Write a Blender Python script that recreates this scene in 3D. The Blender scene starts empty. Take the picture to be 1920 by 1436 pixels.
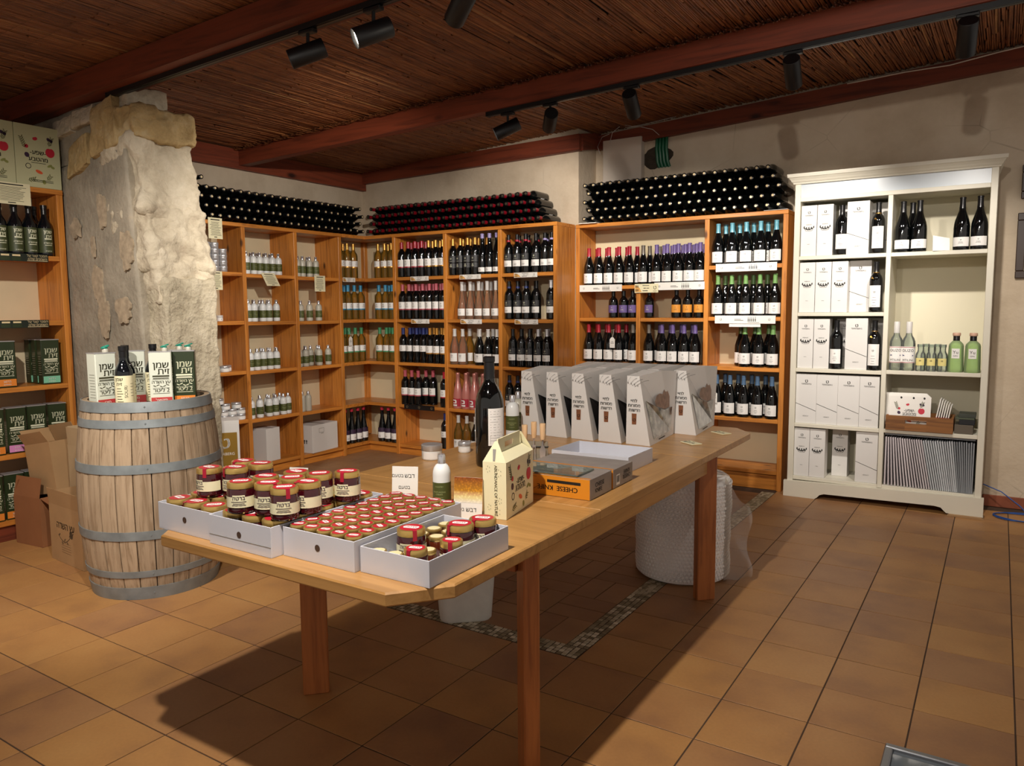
import bpy, bmesh, math, random
from mathutils import Vector, Matrix, Euler, noise
random.seed(7)
SC = bpy.context.scene
COL = SC.collection
PI = math.pi

# ---------------------------------------------------------------- camera
CAM = Vector((4.8413, -5.1023, 1.30))
_yaw, _pit, _rol, _f = -0.5712, -0.0988, -0.0074, 1421.0
_fw = Vector((math.sin(_yaw)*math.cos(_pit), math.cos(_yaw)*math.cos(_pit), math.sin(_pit)))
_r = _fw.cross(Vector((0, 0, 1))).normalized(); _u = _r.cross(_fw)
_r2 = math.cos(_rol)*_r + math.sin(_rol)*_u; _u2 = -math.sin(_rol)*_r + math.cos(_rol)*_u
cd = bpy.data.cameras.new('camera'); cam = bpy.data.objects.new('camera', cd); COL.objects.link(cam)
cam.matrix_world = Matrix(((_r2.x, _u2.x, -_fw.x, CAM.x), (_r2.y, _u2.y, -_fw.y, CAM.y), (_r2.z, _u2.z, -_fw.z, CAM.z), (0, 0, 0, 1)))
cd.sensor_width = 36.0; cd.lens = _f/1920*36.0; cd.clip_start = 0.05; cd.clip_end = 60
SC.camera = cam

# ---------------------------------------------------------------- world, exposure
wd = bpy.data.worlds.new('room_air'); SC.world = wd; wd.use_nodes = True
bg = wd.node_tree.nodes['Background']; bg.inputs[0].default_value = (1.0, 0.89, 0.79, 1); bg.inputs[1].default_value = 0.50
SC.view_settings.view_transform = 'Standard'; SC.view_settings.look = 'None'
SC.view_settings.gamma = 1.0; SC.view_settings.use_curve_mapping = False
SC.view_settings.exposure = 0.0
cy = SC.cycles; cy.max_bounces = 7; cy.diffuse_bounces = 4; cy.glossy_bounces = 3; cy.transmission_bounces = 4; cy.transparent_max_bounces = 14; cy.caustics_reflective = False; cy.caustics_refractive = False
WARM = (1.0, 0.92, 0.83)
# track lamps: (track, along x, aim point, watts, cone degrees) - the lamps themselves are built further down
LAMPS = [
 ('far', 2.24, (0.85, -1.98, 1.62), 75, 70, 'pointing at the stone pillar'),
 ('far', 2.54, (1.55, 0.32, 1.85), 85, 66, 'second along the track, tipped at the back rack'),
 ('far', 3.06, (2.75, 0.60, 1.35), 105, 66, 'hanging over the plaster duct cover'),
 ('far', 3.92, (3.75, 0.60, 1.25), 120, 64, 'fourth along the track before the recessed rack'),
 ('far', 4.66, (4.50, 0.60, 0.95), 90, 64, 'hanging nearest the white cabinet end of the track'),
 ('mid', 2.28, (0.55, -4.30, 1.45), 100, 70, 'black body turned away, first on the near beam'),
 ('mid', 2.66, (1.05, -4.75, 1.30), 110, 72, 'with its bright lens showing, on the near beam'),
 ('mid', 3.10, (0.0, -0.75, 1.10), 210, 62, 'cut by the top edge of the photo'),
 ('own', 2.35, (0.95, -2.95, 0.75), 190, 84, 'added unseen on the overhead track to light pillar face and barrel'),  # unseen lamp, added to brighten the grey pillar face and the barrel
 ('own', 3.80, (3.05, -2.75, 0.60), 200, 104, 'on the track overhead, out of the photo, facing the table'),
 ('own', 4.70, (4.05, 0.30, 1.15), 85, 60, 'on the track overhead, out of the photo, facing the cabinet'),
]
TRACK_Y = {'far': -1.08, 'mid': -2.72, 'own': -4.40}

# ---------------------------------------------------------------- material helpers
MATS = {}
def _nt(name):
    m = bpy.data.materials.new(name); m.use_nodes = True
    nt = m.node_tree; b = nt.nodes['Principled BSDF']
    return m, nt, b
def srgb(h):
    if isinstance(h, str):
        h = h.lstrip('#'); h = tuple(int(h[i:i+2], 16)/255 for i in (0, 2, 4))
        return tuple(c/12.92 if c <= .04045 else ((c+.055)/1.055)**2.4 for c in h) + (1,)
    return tuple(h[:3]) + (1,)
def ramp(nt, fac, stops):
    r = nt.nodes.new('ShaderNodeValToRGB'); el = r.color_ramp.elements
    while len(el) < len(stops): el.new(0.5)
    for e, (p, c) in zip(el, stops): e.position = p; e.color = c
    nt.links.new(fac, r.inputs[0]); return r.outputs[0]
def mixc(nt, fac, a, b, mode='MIX'):
    n = nt.nodes.new('ShaderNodeMix'); n.data_type = 'RGBA'; n.blend_type = mode
    for s, v in ((0, fac), (6, a), (7, b)):
        if hasattr(v, 'links'): nt.links.new(v, n.inputs[s])
        else: n.inputs[s].default_value = v
    return n.outputs[2]
def tex(nt, kind, scale, coord='Object', stretch=(1, 1, 1), **kw):
    tc = nt.nodes.new('ShaderNodeTexCoord'); mp = nt.nodes.new('ShaderNodeMapping')
    mp.inputs['Scale'].default_value = stretch
    nt.links.new(tc.outputs[coord], mp.inputs[0])
    t = nt.nodes.new('ShaderNodeTex' + kind)
    if 'Scale' in t.inputs: t.inputs['Scale'].default_value = scale
    for k, v in kw.items():
        if k in t.inputs: t.inputs[k].default_value = v
        else: setattr(t, k, v)
    nt.links.new(mp.outputs[0], t.inputs[0]); return t
def shift_by_object(nt, t):
    mp = t.inputs[0].links[0].from_node; oi = nt.nodes.new('ShaderNodeObjectInfo')
    mul = nt.nodes.new('ShaderNodeVectorMath'); mul.operation = 'SCALE'; mul.inputs[0].default_value = (37, 53, 71)
    nt.links.new(oi.outputs['Random'], mul.inputs['Scale']); nt.links.new(mul.outputs[0], mp.inputs['Location']); return t
def bump(nt, b, h, strength, dist=0.01):
    n = nt.nodes.new('ShaderNodeBump'); n.inputs['Strength'].default_value = strength; n.inputs['Distance'].default_value = dist
    nt.links.new(h, n.inputs['Height']); nt.links.new(n.outputs[0], b.inputs['Normal'])
def orand(nt):
    return nt.nodes.new('ShaderNodeObjectInfo').outputs['Random']
def plain(name, color, rough=.5, metal=0., coat=0., var=0., nscale=30., namp=0., bmp=0., emit=0., spec=None, trans=0.):
    if name in MATS: return MATS[name]
    m, nt, b = _nt(name); c = srgb(color)
    b.inputs['Base Color'].default_value = c; b.inputs['Roughness'].default_value = rough; b.inputs['Metallic'].default_value = metal
    if coat: b.inputs['Coat Weight'].default_value = coat
    if spec is not None: b.inputs['Specular IOR Level'].default_value = spec
    out = None
    if namp or bmp:
        t = tex(nt, 'Noise', nscale, Detail=4.0)
        if namp:
            out = ramp(nt, t.outputs[0], [(.3, tuple(x*(1-namp) for x in c[:3])+(1,)), (.7, tuple(min(1, x*(1+namp)) for x in c[:3])+(1,))])
        if bmp: bump(nt, b, t.outputs[0], bmp, .004)
    if var:
        a = mixc(nt, orand(nt), (1-var, 1-var, 1-var, 1), (1+var, 1+var, 1+var, 1))
        out = mixc(nt, 1.0, out if out else c, a, 'MULTIPLY')
    if out: nt.links.new(out, b.inputs['Base Color'])
    if emit:
        b.inputs['Emission Color'].default_value = c; b.inputs['Emission Strength'].default_value = emit
    MATS[name] = m; return m
def wood(name, light, dark, axis, rough=.45, scale=1., knots=True, var=.12, coat=0., bmp=.15):
    if name in MATS: return MATS[name]
    m, nt, b = _nt(name); l, d = srgb(light), srgb(dark)
    st = [14., 14., 14.]; st['xyz'.index(axis)] = .9
    t = tex(nt, 'Noise', 3.2*scale, stretch=st, Detail=5.0, Roughness=.62, Distortion=.6)
    # offset grain per object
    oi = nt.nodes.new('ShaderNodeObjectInfo'); mp = t.inputs[0].links[0].from_node
    mul = nt.nodes.new('ShaderNodeVectorMath'); mul.operation = 'SCALE'; mul.inputs[0].default_value = (17, 23, 31)
    nt.links.new(oi.outputs['Random'], mul.inputs['Scale']); nt.links.new(mul.outputs[0], mp.inputs['Location'])
    col = ramp(nt, t.outputs[0], [(.32, d), (.52, l), (.7, tuple(min(1, x*1.12) for x in l[:3])+(1,))])
    if knots:
        sk = [5., 5., 5.]; sk['xyz'.index(axis)] = 2.2
        v = tex(nt, 'Voronoi', 1.25*scale, stretch=sk)
        k = ramp(nt, v.outputs['Distance'], [(.045, (1, 1, 1, 1)), (.11, (0, 0, 0, 1))])
        col = mixc(nt, k, col, tuple(x*.28 for x in d[:3])+(1,))
    if var:
        col = mixc(nt, 1.0, col, mixc(nt, oi.outputs['Random'], (1-var,)*3+(1,), (1+var,)*3+(1,)), 'MULTIPLY')
    nt.links.new(col, b.inputs['Base Color']); b.inputs['Roughness'].default_value = rough
    if coat: b.inputs['Coat Weight'].default_value = coat; b.inputs['Coat Roughness'].default_value = .25
    bump(nt, b, t.outputs[0], bmp, .002)
    MATS[name] = m; return m
def glassy(name, color, thin=.75, rough=.03):
    """thin coloured glass: tinted see-through film with a fresnel reflection"""
    if name in MATS: return MATS[name]
    m = bpy.data.materials.new(name); m.use_nodes = True; nt = m.node_tree; nt.nodes.clear()
    o = nt.nodes.new('ShaderNodeOutputMaterial'); tr = nt.nodes.new('ShaderNodeBsdfTransparent'); gl = nt.nodes.new('ShaderNodeBsdfGlossy')
    df = nt.nodes.new('ShaderNodeBsdfDiffuse'); df.inputs[0].default_value = srgb(color)
    tr.inputs[0].default_value = srgb(color); gl.inputs['Roughness'].default_value = rough
    lw = nt.nodes.new('ShaderNodeFresnel'); lw.inputs[0].default_value = 1.5
    m1 = nt.nodes.new('ShaderNodeMixShader'); m1.inputs[0].default_value = thin
    nt.links.new(df.outputs[0], m1.inputs[1]); nt.links.new(tr.outputs[0], m1.inputs[2])
    m2 = nt.nodes.new('ShaderNodeMixShader'); nt.links.new(lw.outputs[0], m2.inputs[0])
    nt.links.new(m1.outputs[0], m2.inputs[1]); nt.links.new(gl.outputs[0], m2.inputs[2]); nt.links.new(m2.outputs[0], o.inputs[0])
    MATS[name] = m; return m

# ---------------------------------------------------------------- mesh helpers
class MB:
    def __init__(s): s.v = []; s.f = []; s.sm = []
    def add(s, vs, fs, sm=False):
        o = len(s.v); s.v += [tuple(p) for p in vs]; s.f += [tuple(i+o for i in f) for f in fs]; s.sm += [sm]*len(fs); return s
    def box(s, x0, x1, y0, y1, z0, z1):
        if x0 > x1: x0, x1 = x1, x0
        if y0 > y1: y0, y1 = y1, y0
        return s.hexa([(x0, y0, z0), (x1, y0, z0), (x1, y1, z0), (x0, y1, z0), (x0, y0, z1), (x1, y0, z1), (x1, y1, z1), (x0, y1, z1)])
    def hexa(s, p):
        return s.add(p, [(0, 3, 2, 1), (4, 5, 6, 7), (0, 1, 5, 4), (1, 2, 6, 5), (2, 3, 7, 6), (3, 0, 4, 7)])
    def bbox(s, x0, x1, y0, y1, z0, z1, b=.002):
        """box with chamfered edges"""
        bm = bmesh.new(); bmesh.ops.create_cube(bm, size=1)
        for v in bm.verts: v.co = Vector(((x0+x1)/2+v.co.x*abs(x1-x0), (y0+y1)/2+v.co.y*abs(y1-y0), (z0+z1)/2+v.co.z*abs(z1-z0)))
        bmesh.ops.bevel(bm, geom=list(bm.edges), offset=b, segments=1, affect='EDGES')
        bm.verts.ensure_lookup_table(); bm.verts.index_update()
        s.add([v.co[:] for v in bm.verts], [[v.index for v in f.verts] for f in bm.faces]); bm.free(); return s
    def prism(s, poly, z0, z1):
        n = len(poly)
        return s.add([(x, y, z0) for x, y in poly]+[(x, y, z1) for x, y in poly],
                     [tuple(range(n-1, -1, -1)), tuple(range(n, 2*n))]+[(i, (i+1) % n, n+(i+1) % n, n+i) for i in range(n)])
    def lathe(s, prof, seg=16, c=(0, 0, 0), a0=0, a1=2*PI, sm=True):
        full = abs(a1-a0-2*PI) < 1e-6; n = seg if full else seg+1
        vs = []; fs = []; ring = []
        for r, z in prof:
            if r < 1e-7 and full: ring.append([len(vs)]); vs.append((c[0], c[1], c[2]+z)); continue
            ring.append(list(range(len(vs), len(vs)+n)))
            for i in range(n):
                a = a0+(a1-a0)*i/seg; vs.append((c[0]+r*math.cos(a), c[1]+r*math.sin(a), c[2]+z))
        for A, B in zip(ring, ring[1:]):
            for i in range(seg):
                j = (i+1) % n if full else i+1
                if len(A) == 1 and len(B) == 1: continue
                if len(A) == 1: fs.append((A[0], B[j], B[i]))
                elif len(B) == 1: fs.append((A[i], A[j], B[0]))
                else: fs.append((A[i], A[j], B[j], B[i]))
        return s.add(vs, fs, sm)
    def tube(s, pts, r, seg=6):
        pts = [Vector(p) for p in pts]; vs = []; fs = []
        for i, p in enumerate(pts):
            d = (pts[min(i+1, len(pts)-1)]-pts[max(i-1, 0)]).normalized()
            u = d.cross(Vector((0, 0, 1)) if abs(d.z) < .9 else Vector((1, 0, 0))).normalized(); w = d.cross(u)
            rr = r[i] if isinstance(r, (list, tuple)) else r
            for k in range(seg):
                a = 2*PI*k/seg; vs.append(p+u*math.cos(a)*rr+w*math.sin(a)*rr)
        for i in range(len(pts)-1):
            for k in range(seg): fs.append((i*seg+k, i*seg+(k+1) % seg, (i+1)*seg+(k+1) % seg, (i+1)*seg+k))
        fs += [tuple(range(seg-1, -1, -1)), tuple(range((len(pts)-1)*seg, len(pts)*seg))]
        return s.add(vs, fs, True)
    def quad(s, o, u, v):
        o, u, v = Vector(o), Vector(u), Vector(v); return s.add([o, o+u, o+u+v, o+v], [(0, 1, 2, 3)])
    def poly(s, pts): return s.add(pts, [tuple(range(len(pts)))])
    def xf(s, M):
        s.v = [tuple(M @ Vector(p)) for p in s.v]; return s
    def mesh(s, name):
        me = bpy.data.meshes.new(name); me.from_pydata(s.v, [], s.f)
        me.polygons.foreach_set('use_smooth', s.sm); me.update()
        if any(s.sm): me.set_sharp_from_angle(angle=.75)
        return me
def obj(name, mb, m, parent=None, loc=None, rot=None):
    me = mb.mesh(name) if isinstance(mb, MB) else mb
    if m is not None:
        m = MATS[m] if isinstance(m, str) else m
        if not me.materials: me.materials.append(m)
    o = bpy.data.objects.new(name, me); COL.objects.link(o)
    if m is not None and me.materials[0] != m: o.material_slots[0].link = 'OBJECT'; o.material_slots[0].material = m
    if parent is not None: o.parent = parent
    if loc is not None: o.location = loc
    if rot is not None: o.rotation_euler = rot
    return o
def tag(o, label, cat, group=None, kind=None):
    o['label'] = label; o['category'] = cat
    if group: o['group'] = group
    if kind: o['kind'] = kind
    return o
def thing(name, label, cat, loc=(0, 0, 0), rz=0., group=None, rot=None):
    o = bpy.data.objects.new(name, None); COL.objects.link(o); o.location = loc; o.rotation_euler = rot if rot else (0, 0, rz)
    o.empty_display_size = .05
    return tag(o, label, cat, group)
def struct(name, mb, m, label=None, parent=None):
    o = obj(name, mb, m, parent)
    if parent is None:
        o['kind'] = 'structure'
        if label: o['label'] = label
    return o
ORD = ['first', 'second', 'third', 'fourth', 'fifth', 'sixth', 'seventh', 'eighth', 'ninth', 'tenth', 'eleventh', 'twelfth', 'thirteenth', 'fourteenth',
       'fifteenth', 'sixteenth', 'seventeenth', 'eighteenth', 'nineteenth', 'twentieth', 'twenty-first', 'twenty-second', 'twenty-third', 'twenty-fourth',
       'twenty-fifth', 'twenty-sixth', 'twenty-seventh', 'twenty-eighth', 'twenty-ninth', 'thirtieth', 'thirty-first', 'thirty-second', 'thirty-third', 'thirty-fourth', 'thirty-fifth', 'thirty-sixth', 'thirty-seventh', 'thirty-eighth', 'thirty-ninth', 'fortieth']

# ---------------------------------------------------------------- lettering (font outlines turned into flat meshes, laid on the surfaces)
def heb(s): return s[::-1]
_TX = {}
def _outline(s, align):
    cu = bpy.data.curves.new('lettering', 'FONT'); cu.body = s; cu.size = 1; cu.align_x = align; cu.align_y = 'CENTER' if align == 'CENTER' else 'TOP_BASELINE'
    cu.resolution_u = 3
    o = bpy.data.objects.new('lettering', cu); COL.objects.link(o)
    dg = bpy.context.evaluated_depsgraph_get(); me = bpy.data.meshes.new_from_object(o.evaluated_get(dg))
    r = ([tuple(v.co) for v in me.vertices], [tuple(p.vertices) for p in me.polygons])
    bpy.data.objects.remove(o); bpy.data.curves.remove(cu); bpy.data.meshes.remove(me)
    return r
_GL = {}
def _glyph(c):
    """outline and advance of one Hebrew letter; dalet and tav are drawn from their sister letters resh and het"""
    if c not in _GL:
        base = {'ד': 'ר', 'ת': 'ח'}.get(c, c)
        if c == ' ': _GL[c] = ([], [], .26); return _GL[c]
        vs, fs = _outline(base, 'LEFT'); w2 = max(p[0] for p in _outline('ן'+base+'ן', 'LEFT')[0])-max(p[0] for p in _outline('ןן', 'LEFT')[0])
        x0, x1 = min(p[0] for p in vs), max(p[0] for p in vs); y0, y1 = min(p[1] for p in vs), max(p[1] for p in vs); vs, fs = list(vs), list(fs)
        def rect(a, b_, c_, d_): n = len(vs); vs.extend([(a, c_, 0), (b_, c_, 0), (b_, d_, 0), (a, d_, 0)]); fs.append((n, n+1, n+2, n+3))
        if c == 'ד': rect(x1-.12, x1+.04, y1-.085, y1)
        if c == 'ת': rect(x0-.07, x0+.06, y0, y0+.085); w2 += .05; vs = [(p[0]+.04, p[1], 0) for p in vs]
        _GL[c] = (vs, fs, w2)
    return _GL[c]
def T(s, bold=0.0):
    k = (s, bool(bold))
    if k not in _TX:
        if any('\u0590' <= c <= '\u05ff' for c in s):
            vs, fs, x = [], [], 0.
            for c in s:
                v, f, w = _glyph(c); n = len(vs); vs += [(p[0]+x, p[1], 0) for p in v]; fs += [tuple(i+n for i in q) for q in f]; x += w
            cy_ = .32; vs = [(p[0]-x/2, p[1]-cy_, 0) for p in vs]
        else: vs, fs = _outline(s, 'CENTER')
        if bold:
            n = len(vs); m_ = list(fs)
            for t_, (dx, dy) in enumerate(((.020, .004), (-.020, -.004))): vs = vs+[(p[0]+dx, p[1]+dy, 0) for p in vs[:n]]; fs = fs+[tuple(i+n*(t_+1) for i in q) for q in m_]
        _TX[k] = (vs, fs)
    return _TX[k]
S_OIL1, S_OIL2, S_TREE, S_L2 = heb('שמן'), heb('זית'), heb('עץ השדה'), heb('2 ליטר')
S_AB1, S_AB2 = heb('-שפע-'), heb('מהטבע')
S_G1, S_G2, S_G3 = heb('לחיי'), heb('מסורות'), heb('חדשות')
S_JAM, S_TET = heb('ברטה'), 'ט'
S_ORG, S_HON1, S_HON2 = heb('אורגני'), heb('דבש מלא'), heb('דבש'); S_BUT = heb('בטעם')
S_SHORT1, S_SHORT2 = heb('הסבר קצר על'), heb('השמנים שלנו:')
S_BARN, S_PIC, S_SURI = heb('ברנע'), heb('פיקואל'), heb('סורי')
for _s in (S_OIL1, S_OIL2, S_TREE, S_L2, S_AB1, S_AB2, S_G1, S_G2, S_G3, S_JAM, S_TET, 'CHEESE', 'KNIFE', 'CHEESE  KNIFE', S_BARN, S_PIC, 'BARNEA', 'PICUAL'): T(_s, .015)
for _s in (S_ORG, S_HON1, S_HON2, S_BUT, S_SHORT1, S_SHORT2, 'ABUNDANCE OF NATURE', 'TEPERBERG', 'ESSENCE', 'LEGACY', 'Yu', 'GIN', 'OUZO', 'MTILINI', 'FRAGILE', 'SOURI',
           'MOISTURIZING', 'CREAM', 'COUNTRY', 'BERG', '$$', 'g', '3-PACK', 'INCCMN', '6', S_SURI): T(_s, 0)
def lay(mb, s, size, o, u, v, bold=0.0):
    """letters of height ~size centred at o in the plane of unit vectors u (reading direction) and v (up)"""
    vs, fs = T(s, bold); o, u, v = Vector(o), Vector(u), Vector(v)
    return mb.add([o+u*(p[0]*size)+v*(p[1]*size) for p in vs], fs)
def cyl(mb, r, z, x, vs, fs, sx=1., sz=1., c=(0, 0)):
    """wrap flat points (x along the arc, y up) round a vertical cylinder, front towards -y"""
    return mb.add([(c[0]+r*math.sin((x+p[0]*sx)/r), c[1]-r*math.cos((x+p[0]*sx)/r), z+p[1]*sz) for p in vs], fs)
def cyl_text(mb, s, size, r, z, x=0., bold=0.): 
    vs, fs = T(s, bold); return cyl(mb, r, z, x, vs, fs, size, size)
def cyl_rect(mb, r, x0, x1, z0, z1, n=None):
    n = n or max(1, int(abs(x1-x0)/r/.35)+1); vs = []; fs = []
    for i in range(n+1):
        a = (x0+(x1-x0)*i/n)/r
        vs += [(r*math.sin(a), -r*math.cos(a), z0), (r*math.sin(a), -r*math.cos(a), z1)]
    fs = [(2*i, 2*i+2, 2*i+3, 2*i+1) for i in range(n)]
    return mb.add(vs, fs, True)

# ---------------------------------------------------------------- shared materials
for ax in 'xyz':
    wood('pine_'+ax, '#ca8236', '#a25f22', ax, rough=.42, coat=.15)
    wood('table_wood_'+ax, '#b98a50', '#a4773f', ax, rough=.38, scale=.7, knots=False, coat=.25, var=.04)
    wood('beam_wood_'+ax, '#7c3820', '#582615', ax, rough=.55, scale=.6)
wood('leg_wood', '#a3602f', '#854a22', 'z', rough=.42, knots=False, coat=.2, var=.05)
wood('crate_wood', '#8a5a2c', '#6a4220', 'x', rough=.6)
wood('cork_wood', '#d9b489', '#c49a6b', 'z', rough=.7, scale=2, knots=False)
wood('oak_stave', '#a08a70', '#80694f', 'z', rough=.75, scale=1.3, knots=False, var=.16, bmp=.5)
plain('dark_glass', '#07090a', .06, coat=.6); plain('stack_glass', '#0a0d0d', .16, coat=.2)
plain('cream_wall_back', '#d8c9a6', .8, namp=.05, nscale=4)
plain('paper_white', '#e9e6df', .55); plain('paper_cream', '#e6dfb9', .6); plain('card_white', '#dcdad6', .5, namp=.02, nscale=6)
plain('tray_white', '#cdced6', .5, namp=.03, nscale=8); plain('ink', '#15130f', .6); plain('ink_olive', '#3b3a22', .6); plain('ink_grey', '#8a8780', .6)
plain('gold_foil', '#b98d44', .3, metal=.8); plain('lid_gold', '#d2b067', .32, metal=.75); plain('silver', '#c4c4c6', .32, metal=.6); plain('chrome', '#d2d2d5', .2, metal=.75)
plain('black_metal', '#0b0c0e', .45); plain('steel_hoop', '#868d8f', .5, metal=.35, namp=.18, nscale=14, bmp=.1)
plain('capsule_red', '#a3152b', .3, coat=.3); plain('capsule_rose', '#b0505c', .3, coat=.3); plain('capsule_navy', '#1c2a66', .3, coat=.3); plain('capsule_black', '#101012', .3)
plain('capsule_gold', '#c08a3e', .28, metal=.6); plain('capsule_blue', '#2f86ad', .3, coat=.3); plain('capsule_green', '#3f8a5c', .3, coat=.3); plain('capsule_lime', '#6f9a58', .3, coat=.3)
plain('capsule_cyan', '#5f9fb0', .3, coat=.3); plain('capsule_purple', '#6c5a92', .3, coat=.3); plain('capsule_grey', '#6f675e', .3, metal=.3); plain('capsule_white', '#c9c6c2', .35)
plain('capsule_steel', '#4a6684', .3, coat=.3); plain('capsule_olive', '#5b6b35', .3); plain('capsule_lilac', '#9a8fc0', .35); plain('capsule_copper', '#b5766b', .3, metal=.3); plain('capsule_pinkred', '#b3293d', .3)
plain('label_white', '#eeece8', .55); plain('label_grey', '#2f2f31', .5); plain('label_orange', '#e0973a', .55); plain('label_violet', '#6d5a92', .55); plain('label_yellow', '#e3d58a', .55)
plain('label_olive', '#4c5224', .55); plain('label_darkgreen', '#2f3a1c', .5); plain('label_red', '#a5132e', .5); plain('label_wine', '#33203a', .5)
plain('cream_plastic', '#e6e9e8', .3, coat=.2); plain('frosted_plastic', '#b9b5a6', .35)
glassy('white_wine_glass', '#dcb452', .86); glassy('rose_wine_glass', '#eec6a4', .84); glassy('clear_glass', '#e4ece6', .88); glassy('green_gin_glass', '#cdeaab', .62)
plain('pink_sparkling_glass', '#b9736a', .14, coat=.5); plain('jam', '#3a0710', .1, coat=.7); plain('honey', '#5a2410', .12, coat=.7)
plain('lid_red', '#b3202f', .4); plain('lid_cream', '#dccfa0', .4)
plain('cardboard', '#a8855c', .75, namp=.06, nscale=10); plain('cardboard_brown', '#8d5c38', .75, namp=.06, nscale=10); plain('cardboard_inner', '#b08e66', .8)
plain('tin_green', '#27331b', .35, coat=.2); plain('tin_white', '#d5dacb', .35, coat=.2); plain('ink_pale', '#dfe0c4', .5)
plain('strip_orange', '#d97f2b', .5); plain('strip_red', '#b43a3a', .5); plain('strip_mint', '#7cc0a0', .5); plain('strip_pink', '#d58ac0', .5)
plain('teal_plastic', '#1f8f77', .35); plain('cabinet_white', '#d9d4c3', .45, namp=.02, nscale=5); plain('cabinet_glass', '#c2cbd2', .25)
# ================================================================ FLOOR
m, nt, b = _nt('terracotta'); MATS['terracotta'] = m
t1 = shift_by_object(nt, tex(nt, 'Noise', 4.0, Detail=4.0)); t2 = tex(nt, 'Noise', 90., Detail=2.0)
c = ramp(nt, t1.outputs[0], [(.28, srgb('#865c3c')), (.5, srgb('#a87846')), (.72, srgb('#b38550'))])
c = mixc(nt, .4, c, ramp(nt, orand(nt), [(0, srgb('#8c6a55')), (.25, srgb('#9b7350')), (.6, srgb('#ab7e4e')), (1, srgb('#b88a50'))]))
c = mixc(nt, .10, c, t2.outputs[0], 'OVERLAY')
nt.links.new(c, b.inputs['Base Color']); b.inputs['Roughness'].default_value = .5; bump(nt, b, t1.outputs[0], .12, .004)
m, nt, b = _nt('paver_clay'); MATS['paver_clay'] = m
t1 = shift_by_object(nt, tex(nt, 'Noise', 5.0, Detail=4.0))
c = mixc(nt, .5, ramp(nt, t1.outputs[0], [(.3, srgb('#7d563c')), (.7, srgb('#a67c54'))]), ramp(nt, orand(nt), [(0, srgb('#7c5538')), (1, srgb('#ad875c'))]))
nt.links.new(c, b.inputs['Base Color']); b.inputs['Roughness'].default_value = .55; bump(nt, b, t1.outputs[0], .12, .004)
plain('grout', '#4a3728', .95, namp=.15, nscale=25)
m, nt, b = _nt('tessera_stone'); MATS['tessera_stone'] = m
nt.links.new(ramp(nt, orand(nt), [(0, srgb('#75694f')), (.4, srgb('#978a6d')), (.55, srgb('#d6cbaf')), (.75, srgb('#a5977a')), (1, srgb('#e6dcc4'))]), b.inputs['Base Color'])
b.inputs['Roughness'].default_value = .6
m, nt, b = _nt('tessera_rest'); MATS['tessera_rest'] = m
v = tex(nt, 'Voronoi', 46.0)
nt.links.new(ramp(nt, v.outputs['Color'], [(0, srgb('#75694f')), (.5, srgb('#a5977a')), (1, srgb('#e0d5ba'))]), b.inputs['Base Color']); b.inputs['Roughness'].default_value = .6

floor = struct('floor', MB().box(-1.2, 7.2, -7.2, 1.0, -.06, -.0020), 'grout', 'clay tiled shop floor with a mosaic border')
XL = [4.94+.2725*i for i in range(6, 0, -1)][::-1]
xs = sorted([4.94, 4.665, 4.393, 4.121, 3.848, 3.575, 3.294, 3.017, 2.739, 2.455, 2.177, 1.881, 1.587, 1.30, 1.015, .73, .445, .16, -.12] + [5.21, 5.48, 5.755])
ys = sorted([-2.705, -2.98, -3.26, -3.54, -3.82, -4.10, -4.38, -4.66, -4.94, -5.22, -2.445, -2.185, -1.92, -1.655, -1.386, -1.117, -.85, -.58, -.31, -.045, .22, .49])
def tile_mesh(w, h, th=.011, bev=.0006):
    mb = MB(); a, c2 = w/2-.0024, h/2-.0024
    p = [(-a, -c2, -th), (a, -c2, -th), (a, c2, -th), (-a, c2, -th), (-a, -c2, -bev), (a, -c2, -bev), (a, c2, -bev), (-a, c2, -bev),
         (-a+bev, -c2+bev, 0), (a-bev, -c2+bev, 0), (a-bev, c2-bev, 0), (-a+bev, c2-bev, 0)]
    mb.add(p, [(0, 3, 2, 1), (0, 1, 5, 4), (1, 2, 6, 5), (2, 3, 7, 6), (3, 0, 4, 7), (4, 5, 9, 8), (5, 6, 10, 9), (6, 7, 11, 10), (7, 4, 8, 11), (8, 9, 10, 11)])
    return mb
_tc = {}
cells = []
for i in range(len(xs)-1):
    for j in range(len(ys)-1):
        x0, x1, y0, y1 = xs[i], xs[i+1], ys[j], ys[j+1]
        if x1 < 3.6 and y0 > -2.72: continue
        if y1 > .3 and x0 < 3.5: continue
        cells.append((x0, x1, y0, y1))
cells.sort(key=lambda q: (q[0]-4.2)**2*.5+(q[2]+3.2)**2)
rest = MB()
for n, (x0, x1, y0, y1) in enumerate(cells):
    k = (round(x1-x0, 3), round(y1-y0, 3)); cx, cy = (x0+x1)/2, (y0+y1)/2
    if n < 298:
        if k not in _tc: _tc[k] = tile_mesh(*k).mesh('floor_tile')
        o = obj('floor_tile', _tc[k], 'terracotta', floor, (cx, cy, random.uniform(-.0004, .0004)), (random.uniform(-.002, .002), random.uniform(-.002, .002), 0))
    else:
        rest.box(x0+.002, x1-.002, y0+.002, y1-.002, -.011, 0)
if rest.v: obj('floor_tile', rest, 'terracotta', floor)['kind'] = 'stuff'
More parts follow.
